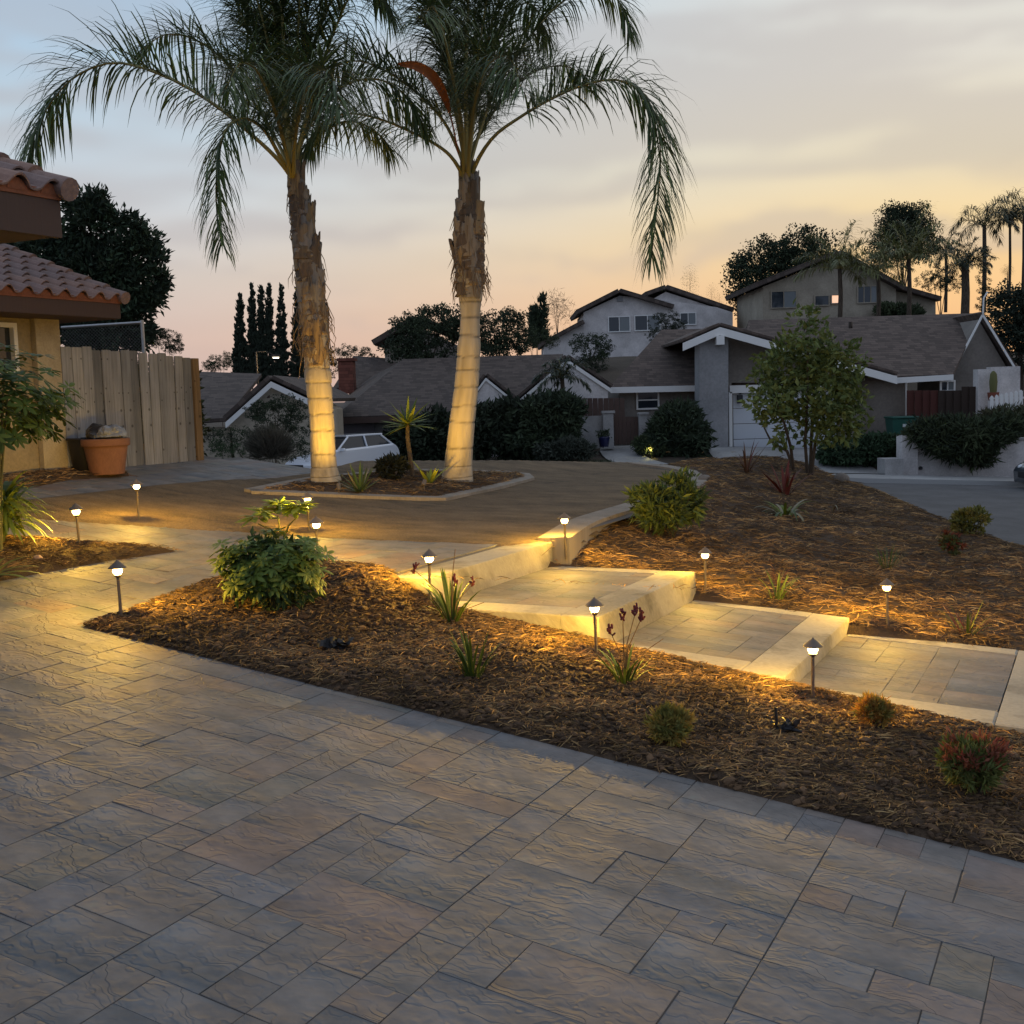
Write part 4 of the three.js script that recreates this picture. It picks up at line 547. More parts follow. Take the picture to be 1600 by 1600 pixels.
{
  const Z1 = -ground(508, 750).z, Z2 = -ground(716, 750).z;
  const [p1] = palm('left queen palm with gold-lit leaning ringed trunk and a long arching frond', Z1, [[509, 752, 25], [506, 725, 20], [503, 660, 19], [498, 600, 20], [494, 550, 20], [488, 480, 21], [480, 400, 20], [470, 330, 16], [462, 290, 12], [458, 262, 9]], {
    boots: [0.44, 0.93], nb: 46,
    fronds: [
      { p: [[435, 250, -0.3], [395, 212, -0.6], [330, 160, -0.9], [255, 118, -1.1], [180, 98, -1.2], [120, 118, -1.2], [78, 162, -1.2], [52, 215, -1.2], [46, 250, -1.2]], o: { from: 0.2, len: 0.85 } },
      { p: [[438, 245, -0.5], [410, 200, -1.0], [378, 185, -1.4], [352, 205, -1.6], [340, 260, -1.7], [338, 320, -1.7], [346, 385, -1.7]], o: { len: 0.62, droop: 1.4 } },
      { p: [[440, 235, 0.4], [400, 165, 0.9], [350, 95, 1.3], [300, 60, 1.6], [255, 55, 1.8], [215, 85, 1.9]], o: { len: 0.7 } },
      { p: [[450, 220, -0.2], [445, 120, -0.35], [440, 10, -0.5], [430, -100, -0.4], [400, -170, 0], [350, -160, 0.3]], o: { from: 0.3, len: 0.95, r0: 0.05 } },
      { p: [[452, 210, 0.5], [430, 110, 1.1], [390, 20, 1.6], [350, -50, 1.9], [310, -70, 2.2]], o: { len: 0.95 } },
      { p: [[455, 225, 0.6], [470, 130, 1.2], [505, 30, 1.6], [540, -30, 2.0], [580, -30, 2.3], [610, 20, 2.4]], o: { len: 0.85 } },
      { p: [[470, 225, 0.1], [500, 170, 0.2], [545, 130, 0.3], [595, 125, 0.3], [635, 150, 0.3], [662, 200, 0.3]], o: { len: 0.75 } },
      { p: [[472, 245, 0.3], [500, 210, 0.7], [540, 190, 1.0], [580, 200, 1.2], [612, 235, 1.3]], o: { len: 0.7 } },
      { p: [[445, 230, -0.8], [425, 160, -1.7], [400, 110, -2.4], [375, 100, -3.0], [352, 140, -3.4]], o: { len: 0.8 } },
      { p: [[460, 225, -0.8], [475, 150, -1.8], [500, 110, -2.6], [520, 120, -3.2], [530, 170, -3.5]], o: { len: 0.75 } },
      { p: [[450, 215, 0.9], [430, 130, 1.9], [415, 60, 2.7], [405, 20, 3.3], [395, 30, 3.9]], o: { len: 0.9 } },
    ], extra: [[0.4, 1.36, 3.6], [-1.2, 1.3, 3.6], [2.6, 1.36, 3.6], [1.7, 1.25, 3.6], [3.4, 1.4, 3.6], [-2.7, 1.32, 3.4], [-0.5, 1.42, 3.8]],
  }, 900);
  const [p2, c2, R2] = palm('right queen palm with gold-lit trunk leaning right, one orange dead leaf', Z2, [[714, 753, 26], [716, 725, 22], [722, 660, 20], [729, 600, 19], [733, 540, 18], [735, 470, 18], [735, 440, 21], [734, 390, 23], [733, 340, 21], [732, 300, 14], [729, 268, 9]], {
    boots: [0.585, 0.93], nb: 36,
    fronds: [
      { p: [[752, 240, -0.2], [775, 210, -0.4], [805, 188, -0.5], [860, 155, -0.7], [915, 132, -0.8], [965, 125, -0.9], [1005, 145, -0.9], [1027, 195, -0.9], [1032, 260, -0.9], [1026, 330, -0.9], [1018, 400, -0.9]], o: { from: 0.25, len: 0.85, droop: 1.25 } },
      { p: [[745, 220, 0.3], [770, 150, 0.6], [815, 75, 0.9], [870, 10, 1.2], [925, -20, 1.3], [965, 0, 1.4], [985, 50, 1.4]], o: { len: 0.8, droop: 1.2 } },
      { p: [[728, 215, -0.2], [728, 130, -0.4], [731, 20, -0.5], [738, -90, -0.4], [760, -170, -0.1], [800, -190, 0.3]], o: { from: 0.42, len: 0.95, r0: 0.055 } },
      { p: [[705, 245, -0.3], [680, 225, -0.5], [640, 205, -0.8], [590, 185, -1.0], [540, 178, -1.1], [500, 195, -1.1], [480, 235, -1.1]], o: { from: 0.3, len: 0.75 } },
      { p: [[712, 225, 0.2], [690, 185, 0.4], [655, 148, 0.6], [605, 112, 0.8], [555, 95, 0.9], [515, 110, 1.0], [490, 150, 1.0]], o: { from: 0.3, len: 0.8 } },
      { p: [[720, 210, 0.6], [705, 120, 1.2], [680, 40, 1.7], [650, -20, 2.1], [615, -40, 2.4], [590, 0, 2.6]], o: { len: 0.85 } },
      { p: [[738, 205, 0.7], [755, 120, 1.4], [780, 50, 1.9], [805, 10, 2.4], [835, 10, 2.8], [855, 60, 3.0]], o: { len: 0.9 } },
      { p: [[735, 210, -0.8], [750, 130, -1.7], [775, 90, -2.5], [800, 95, -3.1], [815, 140, -3.5]], o: { len: 0.75 } },
      { p: [[722, 200, -0.6], [705, 110, -1.4], [690, 40, -2.0], [675, 10, -2.6], [660, 30, -3.1]], o: { len: 0.8 } },
      { p: [[733, 190, 0.8], [740, 90, 1.6], [742, 0, 2.2], [740, -60, 2.8], [735, -80, 3.3]], o: { len: 0.9 } },
      { p: [[742, 225, 0.8], [790, 150, 1.5], [840, 110, 2.1], [890, 105, 2.5], [930, 135, 2.8]], o: { len: 0.75 } },
    ], extra: [[0.9, 1.36, 3.6], [-0.8, 1.36, 3.6], [3.0, 1.4, 3.6], [3.5, 1.32, 3.4], [2.5, 1.35, 3.4], [-2.2, 1.38, 3.6]],
  }, 901);
  const sp = [[716, 240, -0.5], [706, 190, -1.1], [694, 150, -1.6], [676, 120, -1.9], [650, 104, -2.1], [622, 101, -2.2]].map(([x, y, d]) => at(x, y, Z2 + d)), sc = new THREE.CatmullRomCurve3(sp), P = [], U = [], I = [];
  for (let i = 0; i <= 24; i++) { const t = i / 24, p = sc.getPoint(t), tg = sc.getTangent(t), s = V3(0, 0, 1).cross(tg).normalize(), w = 0.012 + 0.06 * Math.pow(Math.sin(Math.PI * clamp((t - 0.25) / 0.75, 0, 1)), 0.7); for (const [e, dz] of [[-1, 0.03], [0, -0.04], [1, 0.03]]) { const q = p.clone().addScaledVector(s, e * w).add(V3(0, 0, dz)); P.push(q.x, q.y, q.z); U.push(e * w, t); } if (i < 24) { const a = i * 3; for (const k of [0, 1]) I.push(a + k, a + k + 1, a + k + 3, a + k + 1, a + k + 4, a + k + 3); } }
  const g = new THREE.BufferGeometry(); g.setAttribute('position', new THREE.Float32BufferAttribute(P, 3)); g.setAttribute('uv', new THREE.Float32BufferAttribute(U, 2)); g.setIndex(I); g.computeVertexNormals();
  part(p2, 'dead_leaf', g, mat(0.38, 0.105, 0.02, { phys: true, rough: 0.7, transmission: 0.3, thickness: 0, bumpMap: rep(T.wood, 0.1, 0.6), bumpScale: 0.004 }), 'curled orange-brown dead leaf sheath');
}
// bullet uplights in the island, aimed up the trunks
{
  function uplight(px, py, tx, ty, tZ, label, I, ang) {
    const p = ground(px, py), o = thing('uplight', label, 'garden light', p), to = at(tx, ty, tZ), d = to.clone().sub(p.clone().add(V3(0, 0.12, 0))).normalize();
    part(o, 'stake', tube([V3(0, -0.1, 0), V3(0, 0.1, 0)], 0.01, 6), M.bronze); const q = new THREE.Quaternion().setFromUnitVectors(V3(0, 1, 0), d);
    const can = part(o, 'housing', lathe([[0, -0.05], [0.022, -0.05], [0.028, -0.03], [0.03, 0.05], [0.026, 0.05], [0.024, 0.0], [0, 0.0]], 16), M.bronze); can.position.y = 0.12; can.quaternion.copy(q);
    const lens = part(o, 'lens', new THREE.CylinderGeometry(0.0235, 0.0235, 0.006, 16), mat(1, 0.9, 0.7, { emissive: [1, 0.78, 0.42], emissiveIntensity: 4 })); lens.position.copy(V3(0, 0.12, 0).addScaledVector(d, 0.012)); lens.quaternion.copy(q);
    const l = new THREE.SpotLight(glow, I, 0, ang, 0.9, 2); l.position.copy(V3(0, 0.12, 0).addScaledVector(d, 0.03)); l.target.position.copy(V3(0, 0.12, 0).addScaledVector(d, 3)); l.castShadow = true; l.shadow.mapSize.set(1024, 1024); o.add(l, l.target);
  }
  const Z1 = -ground(508, 750).z, Z2 = -ground(716, 750).z;
  uplight(530, 775, 500, 590, Z1, 'small bronze uplight hidden among the agave, aimed at the left palm', 15, 0.8);
  uplight(663, 768, 723, 600, Z2, 'small bronze uplight at the foot of the right palm', 15, 0.8);
}

// ---------------------------------------------------------------- garden plants
const leafMats = { green: mat(0.105, 0.155, 0.022, { phys: true, specularIntensity: 0.45, rough: 0.55, transmission: 0.2, thickness: 0 }), deep: mat(0.058, 0.098, 0.018, { phys: true, specularIntensity: 0.45, rough: 0.55, transmission: 0.2, thickness: 0 }), light: mat(0.18, 0.25, 0.05, { phys: true, specularIntensity: 0.45, rough: 0.55, transmission: 0.3, thickness: 0 }), blue: mat(0.075, 0.115, 0.055, { phys: true, specularIntensity: 0.45, rough: 0.55, transmission: 0.2, thickness: 0 }), yellow: mat(0.24, 0.28, 0.05, { phys: true, specularIntensity: 0.45, rough: 0.5, transmission: 0.35, thickness: 0 }), red: mat(0.13, 0.028, 0.02, { phys: true, specularIntensity: 0.45, rough: 0.5, transmission: 0.2, thickness: 0 }), pale: mat(0.26, 0.25, 0.17, { phys: true, specularIntensity: 0.45, rough: 0.6, transmission: 0.2, thickness: 0 }), bronze: mat(0.11, 0.06, 0.035, { phys: true, specularIntensity: 0.45, rough: 0.55, transmission: 0.2, thickness: 0 }) };
const umbrellaLeaf = (() => { const out = []; for (let k = 0; k < 4; k++) { const R = rng(700 + k), L = []; const n = 7 + k % 2; const bl = bladeGeo(0.5, 0.34, 0.25, 4, (t) => Math.sin(Math.PI * Math.pow(clamp(t, 0.02, 1), 0.9)) ** 0.7); for (let i = 0; i < n; i++) { const a = i / n * 6.283 + R() * 0.3, s = 0.11 * (0.75 + 0.4 * R()), g = bl.clone(); g.scale(s, s, s); g.translate(0, 0.012, 0); g.rotateX(1.15 + 0.35 * R()); g.rotateY(a); L.push(g); } out.push(join(L)); } return out; })();
function umbrellaShrub(label, base, rx, ry, n, seed, sparse, up = 0.5, ms = ['green', 'green', 'deep', 'light'], big = 1) {   // palmate leaves on stalks from several stems
  const o = thing('umbrella_shrub', label, 'shrub', base), R = rng(seed), stems = [], tips = []; const ns = sparse ? 3 : 9;
  for (let i = 0; i < ns; i++) { const a = i / ns * 6.28 + R(), r = rx * (0.25 + 0.4 * R()), tip = V3(Math.cos(a) * r, ry * (1.0 + 0.5 * R()), Math.sin(a) * r * 0.9); stems.push(tube([V3(Math.cos(a) * 0.05, -0.1, Math.sin(a) * 0.05), V3(tip.x * 0.5, tip.y * 0.45, tip.z * 0.5), tip], [0.014, 0.011, 0.007], 6)); tips.push(tip); }
  part(o, 'stems', stems, M.stem);
  for (let i = 0; i < n; i++) {
    let d, p; if (sparse) { const t = tips[i % ns]; d = V3(R() - 0.5, 0.5 + R(), R() - 0.5).normalize(); p = t.clone().addScaledVector(d, 0.05 + R() * 0.12); }
    else { const a = R() * 6.283, e = Math.asin(lerp(-0.42, 1, Math.pow(R(), 0.8))); d = V3(Math.cos(a) * Math.cos(e), Math.sin(e), Math.sin(a) * Math.cos(e)); const k = (R() < 0.25 ? 0.55 + 0.3 * R() : 0.85 + 0.2 * R()) * (0.55 + 0.88 * noise(a * 1.9 + 9, e * 2.4 + 5, seed)); p = V3(d.x * rx * k, ry * up * 2 * 0.5 + ry * d.y * k, d.z * rx * 0.9 * k); p.y = Math.max(p.y, 0.06 + 0.1 * R()); }
    const l = part(o, 'leaf', umbrellaLeaf[Math.floor(R() * 4)], leafMats[ms[Math.floor(R() * ms.length)]]); l.position.copy(p); const nrm = d.clone().multiplyScalar(0.8).add(V3((R() - 0.5) * 0.6, 0.7, (R() - 0.5) * 0.6)).normalize(); l.quaternion.setFromUnitVectors(V3(0, 1, 0), nrm); l.rotateY(R() * 6.28); l.scale.setScalar((0.85 + 0.5 * R()) * big);
  }
  return o;
}
{
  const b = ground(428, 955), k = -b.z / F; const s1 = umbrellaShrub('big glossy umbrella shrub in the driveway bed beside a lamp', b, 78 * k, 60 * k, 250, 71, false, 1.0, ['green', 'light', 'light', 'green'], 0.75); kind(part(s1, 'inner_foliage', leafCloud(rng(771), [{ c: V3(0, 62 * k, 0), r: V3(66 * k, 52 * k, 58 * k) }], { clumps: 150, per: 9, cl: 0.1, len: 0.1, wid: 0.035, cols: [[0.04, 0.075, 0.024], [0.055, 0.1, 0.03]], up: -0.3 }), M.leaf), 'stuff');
  const c = ground(438, 832), kc = -c.z / F; umbrellaShrub('three seedling umbrella plants with bare stalks, in the court behind the big shrub', c.clone().add(V3(0, 0, 0)), 70 * kc, 17 * kc, 18, 73, true, 1, ['green', 'light'], 1.5);
  const d = ground(-10, 860), kd = -d.z / F; const big = umbrellaShrub('tall umbrella shrub overhanging the house wall at the left edge', d, 118 * kd, 92 * kd, 298, 72, false, 1, ['green', 'deep', 'deep', 'green'], 0.95); big.children.forEach((l) => { if (l.name === 'leaf') l.position.y += 112 * kd; });
  big.children.filter((l) => l.name === 'stems').forEach((s) => { s.scale.y = 2.4; });
}
{ // feathery bush and strap-leaved plant at the left edge
  const b = ground(5, 850), k = -b.z / F, R = rng(81), o = thing('feathery_bush', 'soft yellow-green feathery bush under the umbrella shrub, left edge', 'shrub', b);
  const g = bladeGeo(1.2, 0.05, 0.2, 5); for (let i = 0; i < 280; i++) { const a = R() * 6.283, t = 0.15 + R() * 1.3; setBlade(o, 'leaf', g, leafMats[R() < 0.6 ? 'light' : R() < 0.5 ? 'yellow' : 'green'], V3(Math.sin(a) * 0.12 * R(), (24 + 52 * R()) * k, Math.cos(a) * 0.12 * R()), a, t, (40 + 40 * R()) * k, 2.4); }
  part(o, 'stems', [0, 1, 2, 3, 4].map((i) => tube([V3(0, -0.1, 0), V3((R() - 0.5) * 0.1, 70 * k, (R() - 0.5) * 0.1)], 0.008, 5)), M.stem);
  const c = ground(-18, 905), kc = -c.z / F, p = thing('strap_leaf_plant', 'yellow strap-leaved plant lying low at the left edge', 'plant', c), g2 = bladeGeo(0.9, 0.13, 0.3, 6); const R2 = rng(82);
  for (const [yaw, tilt, L, m] of [[1.6, 1.05, 96, 'yellow'], [1.9, 0.9, 82, 'yellow'], [1.25, 1.1, 88, 'light'], [2.4, 0.7, 80, 'yellow'], [0.6, 0.9, 78, 'light'], [-0.6, 0.8, 80, 'yellow'], [-1.6, 0.7, 70, 'light'], [3.1, 0.7, 70, 'yellow']]) setBlade(p, 'leaf', g2, leafMats[m], V3(0, 0.01, 0), yaw, tilt, L * kc, 1, undefined);
}
function tuft(name, label, cat, px, py, H, n, seed, o = {}) {     // blades from one base; H in photograph pixels
  const b = ground(px, py), k = -b.z / F, R = rng(seed), t = thing(name, label, cat, b, o.group), gs = (o.bends ?? [0.25, 0.6, 1.0]).map((q) => bladeGeo(q, o.w ?? 0.045, 0.35, 6, o.shape));
  for (let i = 0; i < n; i++) { const a = R() * 6.283, rad = (o.base ?? 0.03) * R(); setBlade(t, 'leaf', gs[Math.floor(R() * gs.length)], leafMats[o.mats[Math.floor(R() * o.mats.length)]], V3(Math.sin(a) * rad, -0.01, Math.cos(a) * rad), a, lerp(o.t0 ?? 0.05, o.t1 ?? 0.55, R()), H * k * lerp(o.lo ?? 0.6, 1.0, R())); }
  return [t, k, R];
}
{
  const fur = mat(0.14, 0.025, 0.03, { rough: 0.9 }), stalkM = mat(0.19, 0.11, 0.05, { rough: 0.8 }); const strap = (t) => (t < 0.75 ? 0.95 : 0.95 * (1 - (t - 0.75) / 0.27));
  const paw = (label, px, py, H, n, seed, stalks) => {
    const [t, k, R] = tuft('kangaroo_paw', label, 'flower', px, py, H, n, seed, { w: 0.06, mats: ['green', 'green', 'light', 'deep'], t0: 0.02, t1: 0.6, base: 0.07, shape: strap });
    for (const [dx, dy, fl] of stalks) { const tip = V3(dx * k, -dy * k, (R() - 0.3) * 0.1), s = part(t, 'flower_stalk', tube([V3(0, 0, 0), V3(tip.x * 0.25, tip.y * 0.55, tip.z * 0.3), tip], [0.005, 0.004, 0.003], 5), stalkM); if (!fl) continue;
      const heads = []; for (let i = 0; i < 9; i++) { const g = new THREE.CapsuleGeometry(0.0075 * (0.8 + 0.5 * R()), 0.026, 3, 6); g.translate(0, 0.018, 0); g.rotateX(R() * 1.5 - 0.2); g.rotateY(R() * 6.28); g.translate(tip.x + (R() - 0.5) * 0.03, tip.y + (R() - 0.4) * 0.07, tip.z + (R() - 0.5) * 0.03); heads.push(g); } part(s, 'flower_head', heads, fur); }
  };
  paw('kangaroo paw with three dark red flower heads beside the top lamp', 706, 972, 96, 26, 91, [[-56, -84, 1], [8, -64, 1], [36, -60, 1], [10, -118, 0], [52, -30, 0]]);
  paw('kangaroo paw with red flowers on a tall stalk by the middle lamp', 976, 1066, 82, 24, 92, [[18, -112, 1], [28, -104, 1], [-2, -108, 1], [-20, -80, 1], [62, -70, 0]]);
  tuft('grass_clump', 'upright green strap clump without flowers, in the bed middle', 'plant', 738, 1058, 92, 34, 93, { w: 0.045, mats: ['deep', 'deep', 'green'], t0: 0.0, t1: 0.42, base: 0.07, shape: strap });
  tuft('grass_clump', 'light green strap clump on the slope beyond the second landing', 'plant', 1214, 938, 58, 22, 94, { w: 0.06, mats: ['green', 'light', 'light'], t0: 0, t1: 0.5, base: 0.06, shape: strap });
  tuft('grass_clump', 'thin reddish dry grass on the slope behind the green clump', 'plant', 1216, 915, 48, 16, 95, { w: 0.02, mats: ['bronze', 'pale', 'red'], t0: 0, t1: 0.6 });
  tuft('grass_clump', 'dark grassy clump high on the mulch slope', 'plant', 1386, 888, 50, 46, 96, { w: 0.025, mats: ['deep', 'deep', 'blue'], t0: 0, t1: 0.5, base: 0.12 });
  tuft('flax_plant', 'upright bronze flax at the top of the slope before the garage', 'plant', 1166, 740, 62, 22, 97, { w: 0.05, mats: ['bronze', 'bronze', 'red'], t0: 0, t1: 0.75, lo: 0.5 });
  tuft('flax_plant', 'dark red flax with broad upright blades under the young tree', 'plant', 1226, 772, 62, 20, 98, { w: 0.11, mats: ['red', 'bronze', 'red'], t0: 0, t1: 0.85, base: 0.1 });
  tuft('agave_plant', 'pale drooping agave blades round a green heart on the slope', 'plant', 1226, 806, 66, 26, 99, { w: 0.09, bends: [1.2, 1.9, 2.3], mats: ['pale', 'pale', 'blue', 'green', 'green'], t0: 0.15, t1: 0.8, lo: 0.6, base: 0.12 });
  tuft('grass_clump', 'dry pale stalks leaning on the slope beside the boulder', 'plant', 1300, 800, 62, 9, 100, { w: 0.04, bends: [0.8, 1.6], mats: ['pale', 'bronze'], t0: 0.2, t1: 1.0, lo: 0.7 });
  tuft('grass_clump', 'loose orange spiky plant beyond the lowest landing', 'plant', 1510, 990, 62, 40, 101, { w: 0.035, mats: ['bronze', 'yellow', 'red', 'green'], t0: 0.1, t1: 1.0, lo: 0.5, base: 0.12 });
}
function bush(name, label, px, py, rx, ry, o) {                     // a leafy bush; sizes in photograph pixels
  const b = o.pos ?? ground(px, py), k = -b.z / F, R = rng(o.seed), t = thing(name, label, o.cat ?? 'shrub', b, o.group), r = V3(rx * k, ry * k, rx * k * (o.deep ?? 0.85));
  const blobs = [{ c: V3(0, r.y * 0.98, 0), r: r.clone().multiplyScalar(0.8) }]; for (let i = 0; i < (o.lobes ?? 6); i++) { const a = R() * 6.28, e = (R() - 0.25) * 1.2; blobs.push({ c: V3(Math.cos(a) * r.x * 0.5, r.y * (0.95 + 0.45 * Math.sin(e)), Math.sin(a) * r.z * 0.5), r: r.clone().multiplyScalar(0.42 + 0.2 * R()) }); }
  part(t, 'foliage', leafCloud(R, blobs, { clumps: o.clumps, per: o.per ?? 16, cl: (o.cl ?? 0.16) * r.y, len: o.len, wid: o.wid, cols: o.cols, alt: o.alt, out: o.out ?? 0.7, up: o.up ?? 0.25, inner: o.inner }), o.mat ?? M.leaf);
  part(t, 'stems', Array.from({ length: 7 }, (_, i) => tube([V3(0, -0.1, 0), V3((R() - 0.5) * r.x, r.y * (1.1 + 0.4 * R()), (R() - 0.5) * r.z)], [0.012 * (o.stem ?? 1), 0.004 * (o.stem ?? 1)], 5)), M.bark); return t;
}
{
  const gg = [[0.055, 0.095, 0.028], [0.08, 0.125, 0.035], [0.045, 0.075, 0.025], [0.10, 0.15, 0.04]];
  bush('leafy_shrub', 'bushy green shrub with narrow leaves beside the court border', 1048, 838, 62, 52, { seed: 201, clumps: 190, per: 14, len: 0.13, wid: 0.035, cols: gg, alt: [0.16, 0.2, 0.05] });
  bush('leafy_shrub', 'small yellow-green bush at the crest above the street', 1519, 836, 28, 24, { seed: 202, clumps: 90, per: 16, len: 0.09, wid: 0.035, cols: [[0.16, 0.17, 0.04], [0.12, 0.14, 0.04], [0.2, 0.19, 0.06]] });
  bush('leafy_shrub', 'small red-topped shrub far out on the mulch slope', 1485, 868, 19, 18, { seed: 203, clumps: 60, per: 14, len: 0.07, wid: 0.03, cols: [[0.16, 0.05, 0.03], [0.09, 0.09, 0.03], [0.06, 0.08, 0.03]] });
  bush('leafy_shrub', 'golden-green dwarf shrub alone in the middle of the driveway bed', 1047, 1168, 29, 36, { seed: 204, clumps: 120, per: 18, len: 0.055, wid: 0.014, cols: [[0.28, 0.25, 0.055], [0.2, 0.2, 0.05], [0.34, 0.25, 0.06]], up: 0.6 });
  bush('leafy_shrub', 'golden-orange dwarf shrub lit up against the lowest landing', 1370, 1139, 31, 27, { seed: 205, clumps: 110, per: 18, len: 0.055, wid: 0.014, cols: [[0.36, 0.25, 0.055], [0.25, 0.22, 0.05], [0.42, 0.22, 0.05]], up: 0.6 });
  const red = bush('leafy_shrub', 'green dwarf shrub with red tips nearest the right edge of the bed', 1521, 1240, 50, 45, { seed: 206, clumps: 170, per: 18, len: 0.06, wid: 0.016, cols: [[0.15, 0.18, 0.045], [0.18, 0.2, 0.05], [0.12, 0.15, 0.04]], up: 0.5 });
  { const k = red.position.z / -F, R = rng(207); part(red, 'red_tips', leafCloud(R, [{ c: V3(0, 66 * k, 0), r: V3(46 * k, 22 * k, 40 * k) }], { clumps: 46, per: 14, cl: 0.045, len: 0.055, wid: 0.016, cols: [[0.34, 0.09, 0.05], [0.38, 0.13, 0.06], [0.26, 0.09, 0.05]], up: 0.8, out: 0.6, inner: 0 }), M.leaf, 'reddish young shoot tips'); }
  bush('leafy_shrub', 'dark leafy shrub on the palm island behind the agave', 614, 748, 24, 18, { seed: 208, clumps: 70, per: 14, len: 0.12, wid: 0.05, cols: [[0.016, 0.022, 0.016], [0.022, 0.028, 0.017]] });
}
{ // yucca, agave and bromeliad on the island
  const b = ground(642, 744), k = -b.z / F, R = rng(111), y = thing('yucca_plant', 'tall yucca with bare trunk and starburst of blades between the palms', 'yucca', b), g = [bladeGeo(0.15, 0.12, 0.4, 5), bladeGeo(0.4, 0.11, 0.4, 5)];
  part(y, 'trunk', tube([V3(0.03, -0.1, 0), V3(0.0, 30 * k, 0), V3(-0.03, 60 * k, 0), V3(-0.02, 82 * k, 0)], [0.045, 0.036, 0.032, 0.03], 10), mat(0.2, 0.15, 0.1, { map: rep(T.bark, 0.3, 0.2), bumpMap: rep(T.bark, 0.3, 0.2), bumpScale: 0.01, rough: 0.95 }));
  for (let i = 0; i < 34; i++) setBlade(y, 'leaf', g[i % 2], leafMats[['light', 'green', 'light', 'yellow', 'blue'][i % 5]], V3(-0.02, 78 * k + R() * 0.06, 0), i * 2.4 + R() * 0.3, 0.12 + 1.55 * Math.sqrt((i + 0.5) / 34), (44 + 14 * R()) * k);
  tuft('agave_plant', 'spiky grey-green agave in front of the left palm', 'agave', 562, 768, 54, 24, 112, { w: 0.09, bends: [0.05, 0.2, 0.35], mats: ['blue', 'green', 'blue', 'pale'], t0: 0.15, t1: 1.35, lo: 0.75 });
  tuft('bromeliad', 'small bright yellow-green bromeliad glowing by the right palm foot', 'plant', 671, 755, 50, 11, 113, { w: 0.17, bends: [0.2, 0.5], mats: ['yellow', 'yellow', 'light'], t0: 0.05, t1: 0.8, lo: 0.6 });
}
{ // young multi-stemmed tree on the slope
  const b = ground(1264, 742), Z = -b.z, k = Z / F, R = rng(121), t = thing('young_tree', 'young multi-stemmed tree with light green leaves at the top of the slope', 'tree', b); const P = (x, y, dz = 0) => at(x, y, Z + dz).sub(b);
  const st = [[[1240, 738], [1236, 700], [1225, 660], [1210, 620]], [[1262, 742], [1258, 690], [1262, 620], [1262, 540]], [[1268, 742], [1274, 690], [1290, 640], [1318, 590]], [[1266, 742], [1268, 680], [1272, 600], [1280, 550]], [[1242, 738], [1230, 705], [1205, 690], [1185, 650]]];
  part(t, 'trunk', st.map((q, i) => tube(q.map(([x, y], j) => P(x, y, (i - 2) * 0.12 * j)), [0.035, 0.03, 0.022, 0.01], 7)), M.bark);
  const E = [[1262, 520, 30, 34], [1250, 560, 52, 40], [1215, 590, 46, 40], [1300, 570, 44, 44], [1280, 620, 62, 44], [1206, 628, 30, 28], [1325, 620, 38, 50], [1240, 650, 42, 26], [1315, 672, 32, 26], [1226, 692, 14, 7], [1275, 690, 24, 10]];
  part(t, 'crown', leafCloud(R, E.map(([x, y, rx, ry]) => ({ c: P(x, y, (R() - 0.5) * 0.8), r: V3(rx * k, ry * k, rx * k * 0.9) })), { clumps: 330, per: 14, cl: 0.17, len: 0.15, wid: 0.08, cols: [[0.12, 0.17, 0.05], [0.15, 0.2, 0.06], [0.09, 0.135, 0.042]], alt: [0.18, 0.22, 0.07], out: 0.5, up: -0.1, inner: 0.45, squash: 0.9 }), M.leaf);
}
// boulders and dark scraps lying in the mulch
{
  const rockM = mat(0.27, 0.24, 0.21, { map: rep(T.mottle, 0.5), bumpMap: rep(T.grain, 0.4), bumpScale: 0.015, rough: 0.95 });
  const rock = (label, px, py, w, h, seed, m = rockM, name = 'boulder', cat = 'rock') => { const b = ground(px, py), k = -b.z / F, g = new THREE.IcosahedronGeometry(1, 4), p = g.attributes.position; for (let i = 0; i < p.count; i++) { const x = p.getX(i), y = p.getY(i), z = p.getZ(i), n = 0.75 + 0.5 * fbm(x * 1.2 + 4, y * 1.2 + z * 1.1 + 4, seed, 3); p.setXYZ(i, x * w * k * n / 2, (y * n * 0.6 + 0.25) * h * k, z * w * k * n / 2.4); } g.computeVertexNormals(); const o = part(scene, name, metreUV(mergeV(g.toNonIndexed())), m); o.geometry.computeVertexNormals(); o.position.copy(b); tag(o, label, cat); return o; };
  rock('rounded tan boulder at the top edge of the slope', 1314, 752, 24, 16, 5); rock('low pale boulder by the curve of the court border', 1101, 752, 22, 12, 6);
  rock('small pale stone in the left corner bed', 60, 874, 14, 8, 7, mat(0.5, 0.34, 0.25, { rough: 0.9 }), 'stone');
  const scrap = (label, px, py, w, seed, spike) => { const b = ground(px, py), k = -b.z / F, o = thing('irrigation_scrap', label, 'scrap', b), R = rng(seed); for (let i = 0; i < 6; i++) { const g = new THREE.PlaneGeometry(w * k * 0.5, w * k * 0.3, 6, 4), p = g.attributes.position; for (let j = 0; j < p.count; j++) p.setZ(j, (noise(p.getX(j) * 25 + 5, p.getY(j) * 25 + i, seed) - 0.5) * 0.09); g.rotateX(-1.2 + R() * 0.6); g.rotateY(R() * 6.28); g.translate((R() - 0.5) * w * k * 0.7, 0.03 + R() * 0.05, (R() - 0.5) * w * k * 0.4); g.computeVertexNormals(); part(o, 'flap', g, M.black); } if (spike) part(o, 'riser', [tube([V3(-0.05, -0.05, 0), V3(-0.055, 0.17, 0)], 0.011, 8), tube([V3(-0.05, 0.03, 0), V3(0.02, 0.035, 0.03), V3(0.1, 0.02, 0.05)], 0.012, 8)], M.black); };
  scrap('crumpled black plastic scrap on the mulch below the big umbrella shrub', 530, 1014, 58, 131); scrap('black irrigation riser with torn plastic in the lower bed', 1226, 1145, 44, 132, true);
}

